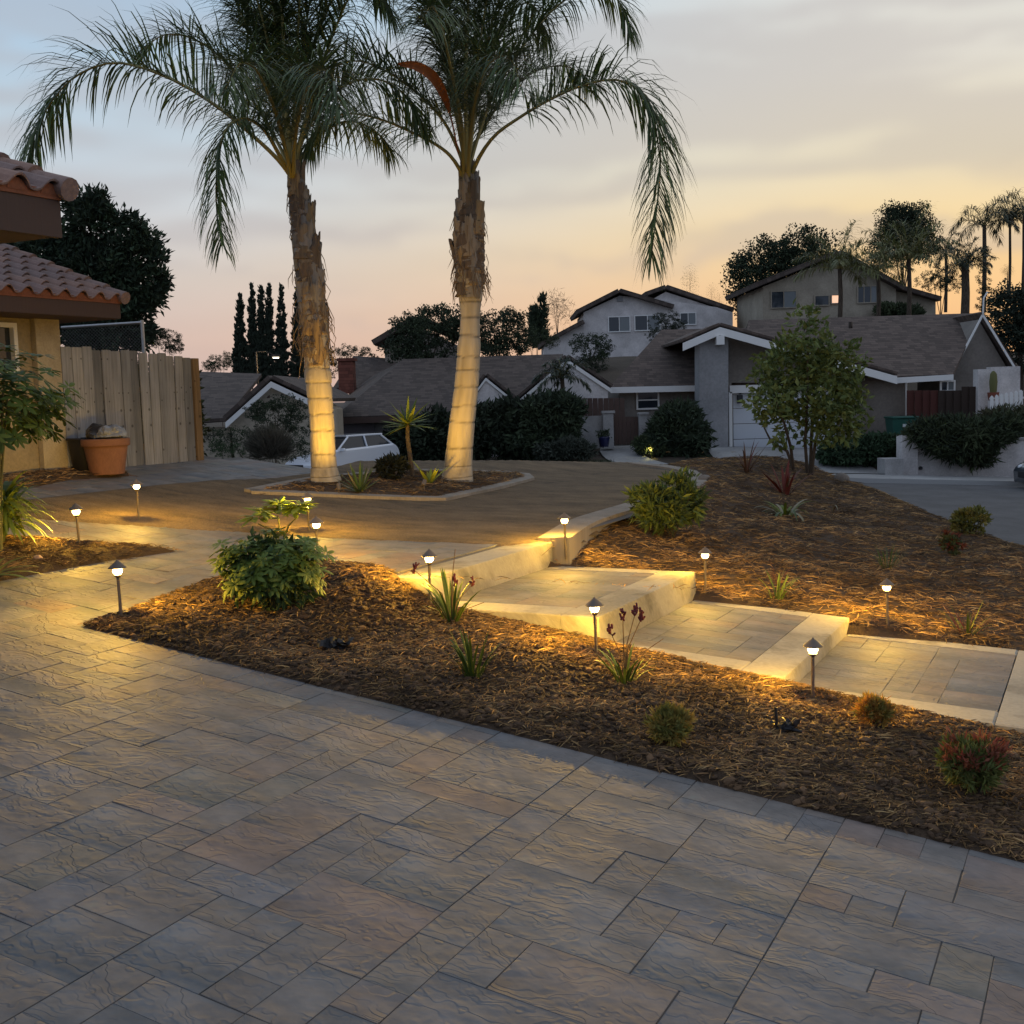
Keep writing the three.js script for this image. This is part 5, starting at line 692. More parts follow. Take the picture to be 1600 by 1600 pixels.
// ---------------------------------------------------------------- across the street: helpers that build from what the sight lines say
const P3 = (Z) => (q) => at(q[0], q[1], Z + (q[2] ?? 0));
const backward = (d) => V3(0, 0, -d);
function rectAt(x0, y0, x1, y1, Z, d) { const a = at(x0, (y0 + y1) / 2, Z), b = at(x1, (y0 + y1) / 2, Z), t = at((x0 + x1) / 2, y0, Z), m = at((x0 + x1) / 2, y1, Z); return box(b.x - a.x, t.y - m.y, d, (a.x + b.x) / 2, (t.y + m.y) / 2, -Z); }
function windowAt(parent, x0, y0, x1, y1, Z, bars = 1, frameM = M.trimWhite, cross = 0, glassM = M.glass) {
  const a = at(x0, (y0 + y1) / 2, Z), b = at(x1, (y0 + y1) / 2, Z), t = at((x0 + x1) / 2, y0, Z).y, m = at((x0 + x1) / 2, y1, Z).y, w = new THREE.Group(); w.name = 'window'; parent.add(w);
  const W = b.x - a.x, H = t - m, cx = (a.x + b.x) / 2, cy = (t + m) / 2, z = -Z + 0.03, f = 0.07, L = [box(W, f, 0.08, cx, t - f / 2, z), box(W, f, 0.08, cx, m + f / 2, z), box(f, H - 2 * f, 0.08, a.x + f / 2, cy, z), box(f, H - 2 * f, 0.08, b.x - f / 2, cy, z)];
  for (let i = 1; i <= bars; i++) L.push(box(0.05, H - 2 * f, 0.07, a.x + W * i / (bars + 1), cy, z)); if (cross) L.push(box(W - 2 * f, 0.05, 0.066, cx, cy, z));
  part(w, 'frame', L, frameM); part(w, 'pane', box(W - f, H - f, 0.02, cx, cy, z - 0.02), glassM); if (bars && glassM === M.glass) part(w, 'sash', box((W - f) / (bars + 1) - 0.05, H - 2 * f, 0.01, b.x - (W - f) / (bars + 1) / 2 - f / 2, cy, z - 0.004), M.blind); return w;
}
const board = (a, b, w, t) => { const d = V3(0, -w, 0); return slab([a, a.clone().add(d), b.clone().add(d), b], t); };

{ // low house with a wide gable and garage, right of centre
  const Z = 47.4, o = thing('garage_house', 'taupe single-storey house with brown roof and low white-trimmed garage gable', 'house'), q = P3(Z);
  const poly = [[1137, 712], [1345, 712], [1345, 586], [1137, 524]].map(([x, y]) => q([x, y]));
  // front wall of the garage with the door opening
  part(o, 'wall', [slab([[1137, 524], [1137, 598], [1345, 598], [1345, 586]].map((p) => q(p)), 0, backward(0.3)), slab([[1137, 598], [1137, 712], [1143, 712], [1143, 598]].map((p) => q(p)), 0, backward(0.3)), slab([[1309, 598], [1309, 712], [1345, 712], [1345, 598]].map((p) => q(p)), 0, backward(0.3)), slab([[1345, 586], [1345, 712], [1418, 708], [1418, 594]].map((p) => q([p[0], p[1], 0.4])), 0, backward(6)), slab([[968, 606], [968, 712], [1093, 712], [1093, 602]].map((p) => q([p[0], p[1], 1.5])), 0, backward(6))], M.taupe);
  part(o, 'wing_wall', slab([[1093, 536], [1093, 712], [1138, 712], [1138, 522]].map((p) => q([p[0], p[1], -0.9])), 0, backward(1.2)), M.grey, 'grey wall bay left of the garage door');
  const door = new THREE.Group(); door.name = 'garage_door'; o.add(door); const da = at(1145, 614, Z + 0.18), db = at(1307, 706, Z + 0.18), dM = mat(0.55, 0.58, 0.62, { rough: 0.6 }); const rows = 4, hgt = (da.y - db.y) / rows; for (let i = 0; i < rows; i++) part(door, 'door_panel', box(db.x - da.x, hgt - 0.02, 0.05, (da.x + db.x) / 2, db.y + hgt * (i + 0.5), -Z - 0.18, 0.012), dM);
  part(o, 'door_trim', [rectAt(1140, 600, 1312, 612, Z - 0.05, 0.12), rectAt(1139, 612.5, 1144, 708, Z - 0.05, 0.12)], M.trimWhite);
  part(o, 'wall_lantern', [rectAt(1152, 617, 1160, 630, Z - 0.1, 0.2), rectAt(1154, 614, 1158, 616.5, Z - 0.1, 0.12)], M.black);
  // low gable: white barge boards and its roof running back
  const f = P3(Z - 1.3); const apex = f([1125, 511]), le = f([1067, 536]), re = f([1402, 588]); for (const [a, b] of [[apex, re], [le, apex]]) part(o, 'barge_board', board(a, b, 0.3, 0.06), M.trimWhite);
  part(o, 'ridge_beam', box(0.3, 0.35, 1.2, apex.x, apex.y - 0.5, apex.z - 0.5), M.trimWhite);
  const bk = V3(0, 0, -7); part(o, 'roof', [slab([apex, le, le.clone().add(bk), apex.clone().add(bk)].map((p) => p.clone().add(V3(0, 0.05, 0))), 0.12), slab([re, apex, apex.clone().add(bk), re.clone().add(bk)].map((p) => p.clone().add(V3(0, 0.051, 0))), 0.12)], M.roofBrown);
  // main roof with the steep gable at its right end
  const eL = at(1380, 590, 47.2), eR = at(1489, 585, 47.2), rR = at(1533, 489, 53.5), rL = at(1170, 500, 54.5), eLL = at(1150, 597, 47.6);
  part(o, 'main_roof', slab([eLL, eR, rR, rL], 0.14), M.roofBrown, 'long brown main roof'); const back = (p) => V3(p.x + (rR.x - eR.x) * 0.8, p.y, rR.z - (eR.z - rR.z)); part(o, 'rear_roof', slab([rL, rR, back(eR), V3(rL.x, eR.y, back(eR).z)], 0.14), M.roofBrown);
  part(o, 'fascia', board(at(1402, 590, 46.9), at(1490, 585, 46.9), 0.22, 0.08), M.trimWhite); part(o, 'fascia', board(at(954, 605, 48.2), at(1093, 602, 48.2), 0.24, 0.08), M.trimWhite);
  const ga = at(1535, 489, 50), gl = at(1484, 587, 50), gr = at(1590, 580, 50); part(o, 'gable_wall', slab([ga.clone().add(V3(0, -0.25, -0.4)), gl.clone().add(V3(0.15, 0, -0.4)), gl.clone().add(V3(0.15, -3.4, -0.4)), gr.clone().add(V3(-0.2, -3.4, -0.4)), gr.clone().add(V3(-0.2, 0, -0.4))], 0, backward(4)), M.taupe);
  for (const [a, b] of [[ga, gl], [gr, ga]]) part(o, 'gable_trim', board(a, b, 0.16, 0.06), M.trimWhite); part(o, 'gable_roof', slab([ga.clone().add(V3(0, 0.06, 0.05)), gr.clone().add(V3(0.05, 0.06, 0.05)), gr.clone().add(V3(0.05, 0.06, -6)), ga.clone().add(V3(0, 0.06, -6))], 0.1), M.roofBrown);
  part(o, 'downspout', tube([at(1418, 594, 47.3), at(1416, 600, 47.5), at(1416, 692, 47.5)], 0.04, 6), M.trimWhite); part(o, 'downspout', tube([at(1092, 604, 48), at(1090, 610, 48.4), at(1090, 700, 48.4)], 0.04, 6), M.trimWhite); part(o, 'roof_vent', tube([at(1329, 513, 52.2), at(1329, 503, 52.2)], 0.09, 8), M.metalDark); part(o, 'roof_finial', tube([at(1536, 490, 49.9), at(1537, 466, 49.9), at(1543, 456, 49.9)], 0.035, 6), M.trimWhite);
  // left wing roof and window
  part(o, 'wing_roof', slab([at(952, 605, 48.2), at(1094, 602, 48.2), at(1180, 512, 54), at(1034, 515, 54)], 0.14), M.roofBrown, 'brown roof of the left wing'); part(o, 'wing_hip', slab([at(952, 605, 48.25), at(1034, 515, 54), at(1000, 560, 60)], 0.1), M.roofBrown);
  windowAt(o, 994, 610, 1030, 640, Z + 1.45, 0, M.trimWhite, 1); windowAt(o, 1468, 594, 1492, 612, 47.6, 1, M.trimWhite);
}
{ // white two-storey house on the hill
  const Z = 86, o = thing('white_house', 'white two-storey house with twin gables on the hill, centre right', 'house'), q = P3(Z);
  part(o, 'wall', [slab([[912, 488], [912, 560], [1145, 560], [1145, 488], [1120, 480], [1060, 472], [968, 462]].map((p) => q(p)), 0, backward(8)), slab([[850, 540], [850, 562], [912, 562], [912, 505]].map((p) => q([p[0], p[1], -0.1])), 0, backward(7)), slab([[1015, 470], [1015, 500], [1140, 500], [1140, 488], [1040, 456]].map((p) => q([p[0], p[1], 3])), 0, backward(7))], M.white);
  const roof = (a, b, c, dz) => { const A = q([...a, dz]), B = q([...b, dz]), C = q([...c, dz]), k = V3(0, 0, -9); return [slab([B, A, A.clone().add(k), B.clone().add(k)], 0.3), slab([C, B, B.clone().add(k), C.clone().add(k)], 0.3)]; };
  part(o, 'roof', [...roof([903, 490], [968, 457], [1052, 482], -0.6), ...roof([1010, 462], [1041, 451], [1146, 487], 2.4), slab([q([846, 541, -0.7]), q([914, 505, -0.7]), q([914, 505, -0.7]).add(V3(0, 0, -8)), q([846, 541, -0.7]).add(V3(0, 0, -8))].reverse(), 0.3)], M.roofDark);
  windowAt(o, 950, 494, 985, 519, Z - 0.05, 1); windowAt(o, 991, 492, 1032, 517, Z - 0.05, 1); windowAt(o, 1062, 488, 1088, 508, Z - 0.05, 1); part(o, 'gable_vent', rectAt(964, 464, 973, 471, Z - 0.05, 0.12), M.grey);
}
{ // beige two-storey house behind
  const Z = 80, o = thing('beige_house', 'beige two-storey house with one wide gable behind palms, upper right', 'house'), q = P3(Z), lit = mat(0.9, 0.75, 0.6, { emissive: [1.0, 0.55, 0.32], emissiveIntensity: 0.9 });
  part(o, 'wall', slab([[1192, 448], [1192, 520], [1400, 520], [1400, 446], [1310, 402]].map((p) => q(p)), 0, backward(9)), M.beige);
  part(o, 'side_wall', slab([[1400, 455], [1400, 520], [1462, 520], [1462, 468]].map((p) => q([p[0], p[1], 1])), 0, backward(8)), M.beige);
  const A = q([1182, 449, -0.8]), B = q([1311, 397, -0.8]), C = q([1410, 452, -0.8]), k = V3(0, 0, -11); part(o, 'roof', [slab([B, A, A.clone().add(k), B.clone().add(k)], 0.32), slab([C, B, B.clone().add(k), C.clone().add(k)], 0.32), slab([q([1470, 470, 0.3]), q([1400, 450, 0.3]), q([1400, 450, 0.3]).add(k), q([1470, 470, 0.3]).add(k)], 0.3)], M.roofDark);
  windowAt(o, 1204, 454, 1245, 482, Z - 0.05, 1, M.beige); windowAt(o, 1272, 461, 1296, 478, Z - 0.05, 0, M.beige); windowAt(o, 1298, 460, 1313, 475, Z - 0.05, 0, M.beige, 0, lit); windowAt(o, 1339, 446, 1371, 474, Z - 0.05, 2, M.beige);
}
{ // long dark-roofed house in the centre
  const Z = 49, o = thing('long_house', 'long dark-roofed house with two pale gables behind the hedge, centre', 'house'), q = P3(Z);
  part(o, 'wall', slab([[530, 655], [530, 740], [830, 735], [830, 640]].map((p) => q(p)), 0, backward(6)), M.grey); part(o, 'garage_door', rectAt(533, 662, 586, 715, Z - 0.04, 0.1), mat(0.16, 0.15, 0.17, { rough: 0.7 }));
  part(o, 'main_roof', slab([at(521, 652, Z - 0.8), at(862, 640, Z - 0.8), at(880, 553, Z + 6), at(632, 561, Z + 6)], 0.16), M.roofDark); part(o, 'hip', slab([at(521, 652, Z - 0.75), at(632, 561, Z + 6), at(560, 600, Z + 13)], 0.12), M.roofDark); part(o, 'rear_roof', slab([at(632, 561, Z + 6), at(880, 553, Z + 6), at(880, 600, Z + 12), at(632, 600, Z + 12)].map((p, i) => (i > 1 ? V3(p.x, 1.9, p.z) : p)), 0.14), M.roofDark);
  part(o, 'fascia', board(at(521, 653, Z - 0.9), at(760, 645, Z - 0.9), 0.25, 0.06), M.fascia);
  const gable = (a, b, c, dz, w) => { const A = q([...a, dz]), B = q([...b, dz]), C = q([...c, dz]), k = V3(0, 0, -5); part(o, 'gable_wall', slab([B.clone().add(V3(0, -0.12, -0.08)), A.clone().add(V3(0.15, -0.05, -0.08)), A.clone().add(V3(0.15, -2.4, -0.08)), C.clone().add(V3(-0.15, -2.4, -0.08)), C.clone().add(V3(-0.15, -0.05, -0.08))], 0, backward(3)), M.white); for (const [a, b] of [[A, B], [B, C]]) part(o, 'barge_board', board(a, b, w, 0.06), M.trimWhite); part(o, 'gable_roof', [slab([B, A, A.clone().add(k), B.clone().add(k)].map((p) => p.clone().add(V3(0, 0.08, -0.07))), 0.12), slab([C, B, B.clone().add(k), C.clone().add(k)].map((p) => p.clone().add(V3(0, 0.081, -0.07))), 0.12)], M.roofDark); };
  gable([722, 640], [759, 590], [806, 628], -2.0, 0.12); gable([812, 624], [886, 561], [956, 608], -2.2, 0.16);
  const h = thing('rear_house', 'dark house with a single slanting roof edge above the long roof, centre left', 'house'), A = at(584, 539, 62), B = at(650, 500, 62), C = at(760, 545, 62); part(h, 'wall', slab([A.clone().add(V3(0.5, -0.3, -0.5)), A.clone().add(V3(0.5, -3, -0.5)), C.clone().add(V3(-0.4, -3, -0.5)), C.clone().add(V3(-0.4, -0.3, -0.5)), B.clone().add(V3(0, -0.3, -0.5))], 0, backward(6)), M.taupe); const k = V3(0, 0, -8); part(h, 'roof', [slab([B, A, A.clone().add(k), B.clone().add(k)], 0.28), slab([C, B, B.clone().add(k), C.clone().add(k)], 0.28)], M.roofDark);
  part(h, 'chimney', [rectAt(531, 565, 554, 615, 58, 1.0), rectAt(529, 560, 556, 564.5, 58, 1.15)], M.brick, 'red brick chimney'); part(h, 'side_roof', slab([at(520, 606, 58.6), at(600, 606, 58.6), at(640, 562, 63), at(552, 556, 63)], 0.2), M.roofDark);
}
{ // neighbour at the left with a white-edged gable
  const Z = 40, o = thing('gable_house', 'low house with dark roof and white-edged beige gable, left behind the fence', 'house'), A = at(352, 660, Z), B = at(423, 596, Z), C = at(487, 624, Z); const C2 = at(500, 632, Z);
  part(o, 'gable_wall', slab([B.clone().add(V3(0, -0.06, -0.3)), A.clone().add(V3(0.1, -0.06, -0.3)), A.clone().add(V3(0.25, -2.6, -0.4)), C2.clone().add(V3(0, -2.6, -0.4)), C2.clone().add(V3(0, -0.2, -0.4))], 0, backward(5)), M.beige); for (const [a, b] of [[A, B], [B, C2]]) part(o, 'barge_board', board(a, b, 0.2, 0.07), M.trimWhite);
  const k = V3(0, 0, -9); part(o, 'roof', [slab([B, A, A.clone().add(k), B.clone().add(k)].map((p) => p.clone().add(V3(0, 0.08, -0.08))), 0.16), slab([C2, B, B.clone().add(k), C2.clone().add(k)].map((p) => p.clone().add(V3(0, 0.081, -0.08))), 0.14)], M.roofDark); part(o, 'near_slope', slab([A, at(250, 668, Z - 0.5), at(290, 586, Z + 7), at(408, 590, Z + 7)].map((p) => p.clone().add(V3(0, 0.02, -0.1))), 0.14), M.roofDark); part(o, 'side_wall', slab([A.clone().add(V3(0, -0.2, -0.6)), at(250, 672, Z), at(250, 740, Z), A.clone().add(V3(0, -2.6, -0.6))], 0, backward(3)), M.beige);
  part(o, 'gable_vent', rectAt(417, 612, 422, 622, Z + 0.36, 0.1), M.fascia);
  const l = thing('street_lamp', 'thin street lamp with one small lit head among the cypresses', 'street lamp'), b = at(403, 598, 58), t = at(400, 550, 58), e = at(431, 556, 58); part(l, 'pole', tube([V3(b.x, -0.5, b.z), b, t], [0.06, 0.05, 0.045], 8), M.bark); part(l, 'arm', tube([t, t.clone().lerp(e, 0.5).add(V3(0, 0.12, 0)), e], 0.025, 6), M.bark); part(l, 'lamp_head', box(0.42, 0.1, 0.22, e.x, e.y, e.z, 0.03), M.bark); part(l, 'lens', box(0.3, 0.06, 0.16, e.x, e.y - 0.082, e.z + 0.02), mat(1, 0.9, 0.7, { emissive: [1, 0.85, 0.6], emissiveIntensity: 1.6 })); const pl = new THREE.PointLight(new THREE.Color(1, 0.8, 0.5), 6); pl.position.copy(e).add(V3(0, -0.25, 0.02)); pl.castShadow = true; pl.name = 'street_glow'; l.add(pl);
}

// ---------------------------------------------------------------- front yards: walls, gates, fences, bins
{
  const lowM = mat(0.42, 0.41, 0.4, { map: rep(T.mottle, 2), rough: 0.95 });
  const w = thing('garden_wall', 'low grey plaster wall with capped pillars and a dark gate gap, centre', 'wall'), Z = 45.2; part(w, 'panel', [rectAt(900, 650, 943, 700, Z, 0.2), rectAt(1011, 650, 1046, 698, Z, 0.2)], lowM); part(w, 'pillar', [rectAt(942, 646, 958, 700, Z - 0.1, 0.5), rectAt(940, 642, 960, 645.5, Z - 0.1, 0.6)], lowM); part(w, 'pillar', [rectAt(998, 648, 1011, 697, Z - 0.1, 0.5), rectAt(996.5, 644.5, 1012.5, 647.5, Z - 0.1, 0.6)], lowM);
  const g = thing('entry_gate', 'dark wooden entry gate between the two plaster pillars', 'gate'); for (let i = 0; i < 6; i++) part(g, 'board', rectAt(960 + i * 6.3, 651, 965.9 + i * 6.3, 694, Z + 0.05, 0.05), M.fascia); part(g, 'rail', rectAt(960, 660, 998, 664, Z + 0.12, 0.05), M.fascia);
  const p = thing('blue_pot', 'dark blue pot with a small plant before the plaster wall', 'pot', at(944, 698, 44)); const k = 44 / F; part(p, 'body', lathe([[0, 0], [7 * k, 0], [9 * k, 14 * k], [8.5 * k, 16 * k], [7.4 * k, 15 * k]], 16), mat(0.012, 0.015, 0.06, { rough: 0.3 })); part(p, 'foliage', leafCloud(rng(141), [{ c: V3(0, 19 * k, 0), r: V3(9 * k, 6 * k, 9 * k) }], { clumps: 30, per: 10, cl: 0.08, len: 0.12, wid: 0.04, cols: [[0.03, 0.045, 0.02]] }), M.farleaf);
  const s = thing('slat_fence', 'dark brown fence in front of the long house, right of the hedge', 'fence'); for (let i = 0; i < 10; i++) part(s, 'board', rectAt(893 + i * 8.4, 622, 900.6 + i * 8.4, 668, 46.6, 0.04), M.fascia);
  const f = thing('side_fence', 'dark red-brown side fence between garage house and white pillar wall', 'fence'); for (let i = 0; i < 9; i++) part(f, 'board', rectAt(1417 + i * 12.2, i > 6 ? 604 : 610, 1428.4 + i * 12.2, 700, 46.8 - i * 0.1, 0.05), mat(i < 4 ? 0.075 : 0.035, 0.022, 0.016, { rough: 0.9 })); part(f, 'rail', rectAt(1417, 620, 1526, 626, 47.0, 0.05), M.fascia);
  const wb = thing('white_block_wall', 'tall white plaster wall at the right edge with a cactus before it', 'wall'); part(wb, 'wall', [rectAt(1524, 577, 1544, 690, 46, 0.5), rectAt(1544, 573, 1590, 690, 46.3, 0.4)], M.white);
  const pf = thing('picket_fence', 'white picket fence at the right edge', 'fence'), Zp = 44.6; for (let i = 0; i < 12; i++) { const x = 1547 + i * 7.6, y0 = lerp(618, 606, i / 8), a = at(x, y0, Zp), b = at(x + 4.6, 668, Zp), wd = b.x - a.x, s2 = new THREE.Shape(); s2.moveTo(0, 0); s2.lineTo(wd, 0); s2.lineTo(wd, a.y - b.y - 0.06); s2.lineTo(wd / 2, a.y - b.y); s2.lineTo(0, a.y - b.y - 0.06); s2.closePath(); const gg = metreUV(new THREE.ExtrudeGeometry(s2, { depth: 0.025, bevelEnabled: false })); gg.translate(a.x, b.y, a.z); part(pf, 'picket', gg, M.trimWhite); } part(pf, 'rail', [rectAt(1546, 620, 1640, 623, Zp + 0.05, 0.04), rectAt(1546, 645, 1640, 648, Zp + 0.05, 0.04)], M.trimWhite);
  const cp = at(1552, 613, 45.4), kc = 45.4 / F, cac = thing('potted_cactus', 'slim column cactus in a red pot by the white wall', 'cactus', cp.clone().add(V3(0, -0.3, 0))); part(cac, 'pot', lathe([[0, 0], [7 * kc, 0], [9 * kc, 0.3], [7.5 * kc, 0.29]], 14), mat(0.2, 0.06, 0.035)); part(cac, 'stem', (() => { const g = lathe([[0, 0.25], [5 * kc, 0.26], [6.2 * kc, 0.7], [5 * kc, 1.0], [2 * kc, 1.1], [0, 1.12]], 18), p = g.attributes.position; for (let i = 0; i < p.count; i++) { const a = Math.atan2(p.getZ(i), p.getX(i)), s = 1 + 0.12 * Math.cos(a * 9); p.setX(i, p.getX(i) * s); p.setZ(i, p.getZ(i) * s); } g.computeVertexNormals(); return g; })(), mat(0.12, 0.12, 0.04, { rough: 0.8 })); part(cac, 'plinth', box(0.3, 1.2, 0.3, 0, -0.6, 0), M.white);
  // white retaining wall along the walk, its end pier and a grey block
  const zr = 41.2, rw = thing('retaining_wall', 'white rendered retaining wall beside the far sidewalk with a square end pier', 'wall'); part(rw, 'wall', [rectAt(1428, 688, 1760, 750, zr, 0.4)], M.white); part(rw, 'pier', rectAt(1405, 680, 1429.5, 750, zr - 0.1, 0.62), M.white); part(rw, 'coping', rectAt(1428, 684, 1760, 687.6, zr, 0.5), M.walk); part(rw, 'drain', place(new THREE.CylinderGeometry(0.06, 0.06, 0.3, 10).rotateX(Math.PI / 2), at(1437, 731, zr - 0.15)), M.black);
  const gb = thing('utility_block', 'squat grey concrete block at the end of the white wall', 'block'); part(gb, 'block', (() => { const g = rectAt(1377, 716, 1405, 752, 40.6, 0.9); return g; })(), lowM);
  // wheeled bin
  const bz = 45.6, bb = at(1408, 690, bz), bt = at(1408, 650, bz), bw = at(1430, 650, bz).x - at(1388, 650, bz).x, bh = bt.y - bb.y, bin = thing('wheeled_bin', 'dark green wheeled waste bin beside the garage house', 'bin', bb), gM = mat(0.008, 0.075, 0.055, { rough: 0.5 });
  part(bin, 'body', (() => { const g = new THREE.BoxGeometry(bw * 0.92, bh * 0.9, bw * 0.9, 1, 1, 1), p = g.attributes.position; for (let i = 0; i < p.count; i++) if (p.getY(i) < 0) { p.setX(i, p.getX(i) * 0.82); p.setZ(i, p.getZ(i) * 0.8); } g.translate(0, bh * 0.45, 0); g.computeVertexNormals(); return g; })(), gM); part(bin, 'lid', box(bw, bh * 0.08, bw, 0, bh * 0.95, 0, 0.03), gM); part(bin, 'emblem', box(bw * 0.14, bh * 0.12, 0.01, -bw * 0.02, bh * 0.64, bw * 0.45), mat(0.5, 0.55, 0.55)); for (const s of [-1, 1]) part(bin, 'wheel', place(new THREE.CylinderGeometry(0.12, 0.12, 0.06, 14).rotateZ(Math.PI / 2), V3(s * bw * 0.38, 0.1, -bw * 0.35)), M.black);
  // low lit garden light by the round shrub
  const gp = at(1016, 707, 43.4), gl = thing('spot_lamp', 'tiny lit garden light in the yard across the street', 'garden light', gp); part(gl, 'stake', tube([V3(0, -0.3, 0), V3(0, 0.05, 0)], 0.02, 6), M.metalDark); part(gl, 'lamp_lens', place(new THREE.SphereGeometry(0.075, 12, 8), V3(0, 0.12, 0)), mat(1, 0.8, 0.3, { emissive: [1, 0.8, 0.15], emissiveIntensity: 2 })); const pl = new THREE.PointLight(new THREE.Color(1, 0.85, 0.25), 0.8); pl.position.set(0, 0.12, 0); pl.castShadow = true; pl.name = 'garden_glow'; gl.add(pl);
}
// ---------------------------------------------------------------- cars
function car(label, pos, yaw, paint) {                              // nose towards -x
  const o = thing('parked_car', label, 'car', pos); o.rotation.y = yaw; const pm = mat(...paint, { phys: true, rough: 0.3, clearcoat: 1, clearcoatRoughness: 0.05, metal: 0.1 });
  const s = new THREE.Shape(); s.moveTo(-2.2, 0.35); s.lineTo(-2.22, 0.62); s.quadraticCurveTo(-2.15, 0.82, -1.75, 0.92); s.lineTo(-1.0, 1.02); s.lineTo(1.9, 1.1); s.quadraticCurveTo(2.16, 1.05, 2.2, 0.8); s.lineTo(2.18, 0.4); s.lineTo(2.0, 0.3); for (const cx of [1.35, -1.35]) { s.lineTo(cx + 0.4, 0.3); s.absarc(cx, 0.33, 0.38, 0, Math.PI, false); s.lineTo(cx - 0.4, 0.3); } s.lineTo(-2.1, 0.3); s.closePath();
  const body = new THREE.ExtrudeGeometry(s, { depth: 1.62, bevelEnabled: true, bevelSize: 0.07, bevelThickness: 0.07, bevelSegments: 3, curveSegments: 10 }); body.translate(0, 0, -0.81); part(o, 'body', body, pm);
  const A = [[-1.05, 1.0, 0.84], [-0.25, 1.5, 0.66], [1.45, 1.5, 0.66], [2.05, 1.06, 0.82]], G = M.glass, q = (i, s2) => V3(A[i][0], A[i][1], A[i][2] * s2);
  part(o, 'windscreen', slab([q(0, 1), q(0, -1), q(1, -1), q(1, 1)], 0.02), G); part(o, 'rear_window', slab([q(2, 1), q(2, -1), q(3, -1), q(3, 1)], 0.02), G); for (const s2 of [1, -1]) part(o, 'side_window', slab(s2 > 0 ? [q(0, 1), q(3, 1), q(2, 1), q(1, 1)] : [q(1, -1), q(2, -1), q(3, -1), q(0, -1)], 0.02), G);
  part(o, 'roof', box(1.9, 0.07, 1.38, 0.6, 1.53, 0, 0.03), pm); const bars = []; for (const s2 of [1, -1]) { const e = V3(0, 0, 0.012 * s2); for (const [a, b] of [[q(0, s2), q(1, s2)], [q(2, s2), q(3, s2)], [V3(0.55, 1.03, 0.84 * s2), V3(0.55, 1.5, 0.68 * s2)]]) bars.push(tube([a.add(e), b.add(e)], 0.04, 6)); } part(o, 'pillars', bars, pm);
  for (const cx of [1.35, -1.35]) for (const s2 of [1, -1]) { const wl = part(o, 'wheel', place(new THREE.CylinderGeometry(0.33, 0.33, 0.22, 24).rotateX(Math.PI / 2), V3(cx, 0.33, s2 * 0.76)), M.black); part(wl, 'rim', place(new THREE.CylinderGeometry(0.21, 0.21, 0.02, 16).rotateX(Math.PI / 2), V3(cx, 0.33, s2 * 0.875)), M.galv); }
  for (const s2 of [1, -1]) { part(o, 'headlight', place(new THREE.SphereGeometry(0.17, 12, 8).scale(0.7, 0.55, 0.9), V3(-2.12, 0.76, s2 * 0.62)), mat(0.6, 0.62, 0.65, { rough: 0.1 })); part(o, 'mirror', box(0.12, 0.12, 0.2, -0.85, 1.08, s2 * 0.98, 0.04), pm); part(o, 'tail_light', box(0.08, 0.24, 0.2, 2.2, 0.9, s2 * 0.68, 0.03), mat(0.25, 0.01, 0.01, { rough: 0.2 })); }
  part(o, 'grille', box(0.04, 0.2, 1.0, -2.28, 0.55, 0, 0.015), M.black); return o;
}
{ const p = at(530, 700, 42); p.y = at(540, 679, 42).y - 1.57; car('white hatchback half hidden behind the left palm', p, 0.95, [0.78, 0.82, 0.88]); const b = at(1716, 748, 36.6); b.y = street(b.x); car('dark parked car whose nose just shows at the right edge', b, 0.02, [0.03, 0.035, 0.045]); }

// ---------------------------------------------------------------- trees and hedges beyond the garden; outlines as ellipses [x, y, rx, ry] in the photograph at distance Z
const dark = [[0.026, 0.042, 0.019], [0.036, 0.055, 0.024], [0.02, 0.034, 0.017]], mid = [[0.04, 0.06, 0.025], [0.055, 0.075, 0.03], [0.035, 0.05, 0.022]];
function tree(name, label, cat, Z, E, o) {
  const R = rng(o.seed), k = Z / F, x0 = o.foot?.[0] ?? E[0][0], b = at(x0, o.foot?.[1] ?? E[0][1] + E[0][3] * 2, Z); b.y = o.y ?? Math.min(b.y, land(b.x, Z) + 0.1) ; const t = thing(name, label, cat, b, o.group);
  const blobs = E.map(([x, y, rx, ry, dz]) => ({ c: at(x, y, Z + (dz ?? 0) * rx * k).sub(b), r: V3(rx * k, ry * k, (o.deep ?? 0.9) * Math.max(rx, ry * 0.6) * k) })), S = Math.sqrt(E.reduce((a, e) => a + e[2] * e[3], 0)) * k;
  part(t, o.part ?? 'crown', leafCloud(R, blobs, { clumps: Math.round((o.clumps ?? 240) * (o.cy ? 1 : 1.5)), per: o.per ?? 34, cl: o.cl ?? S * 0.11, len: o.len ?? S * 0.05, wid: o.wid ?? S * 0.034, cols: o.cols ?? dark, out: o.out ?? 0.5, up: o.up ?? 0.2, inner: o.inner ?? 0.35, squash: o.squash ?? 0.75 }), M.farleaf);
  const c = blobs[0].c, tr = o.trunk ?? S * 0.035; part(t, 'trunk', [tube([V3(0, -0.3, 0), V3(c.x * 0.3, c.y * 0.5, c.z * 0.3), c.clone()], [tr, tr * 0.75, tr * 0.3], 7), ...blobs.slice(1, 6).map((q) => tube([V3(c.x * 0.3, c.y * 0.5, c.z * 0.3), q.c.clone().lerp(c, 0.4), q.c.clone()], [tr * 0.5, tr * 0.35, tr * 0.12], 5))], M.bark); return t;
}
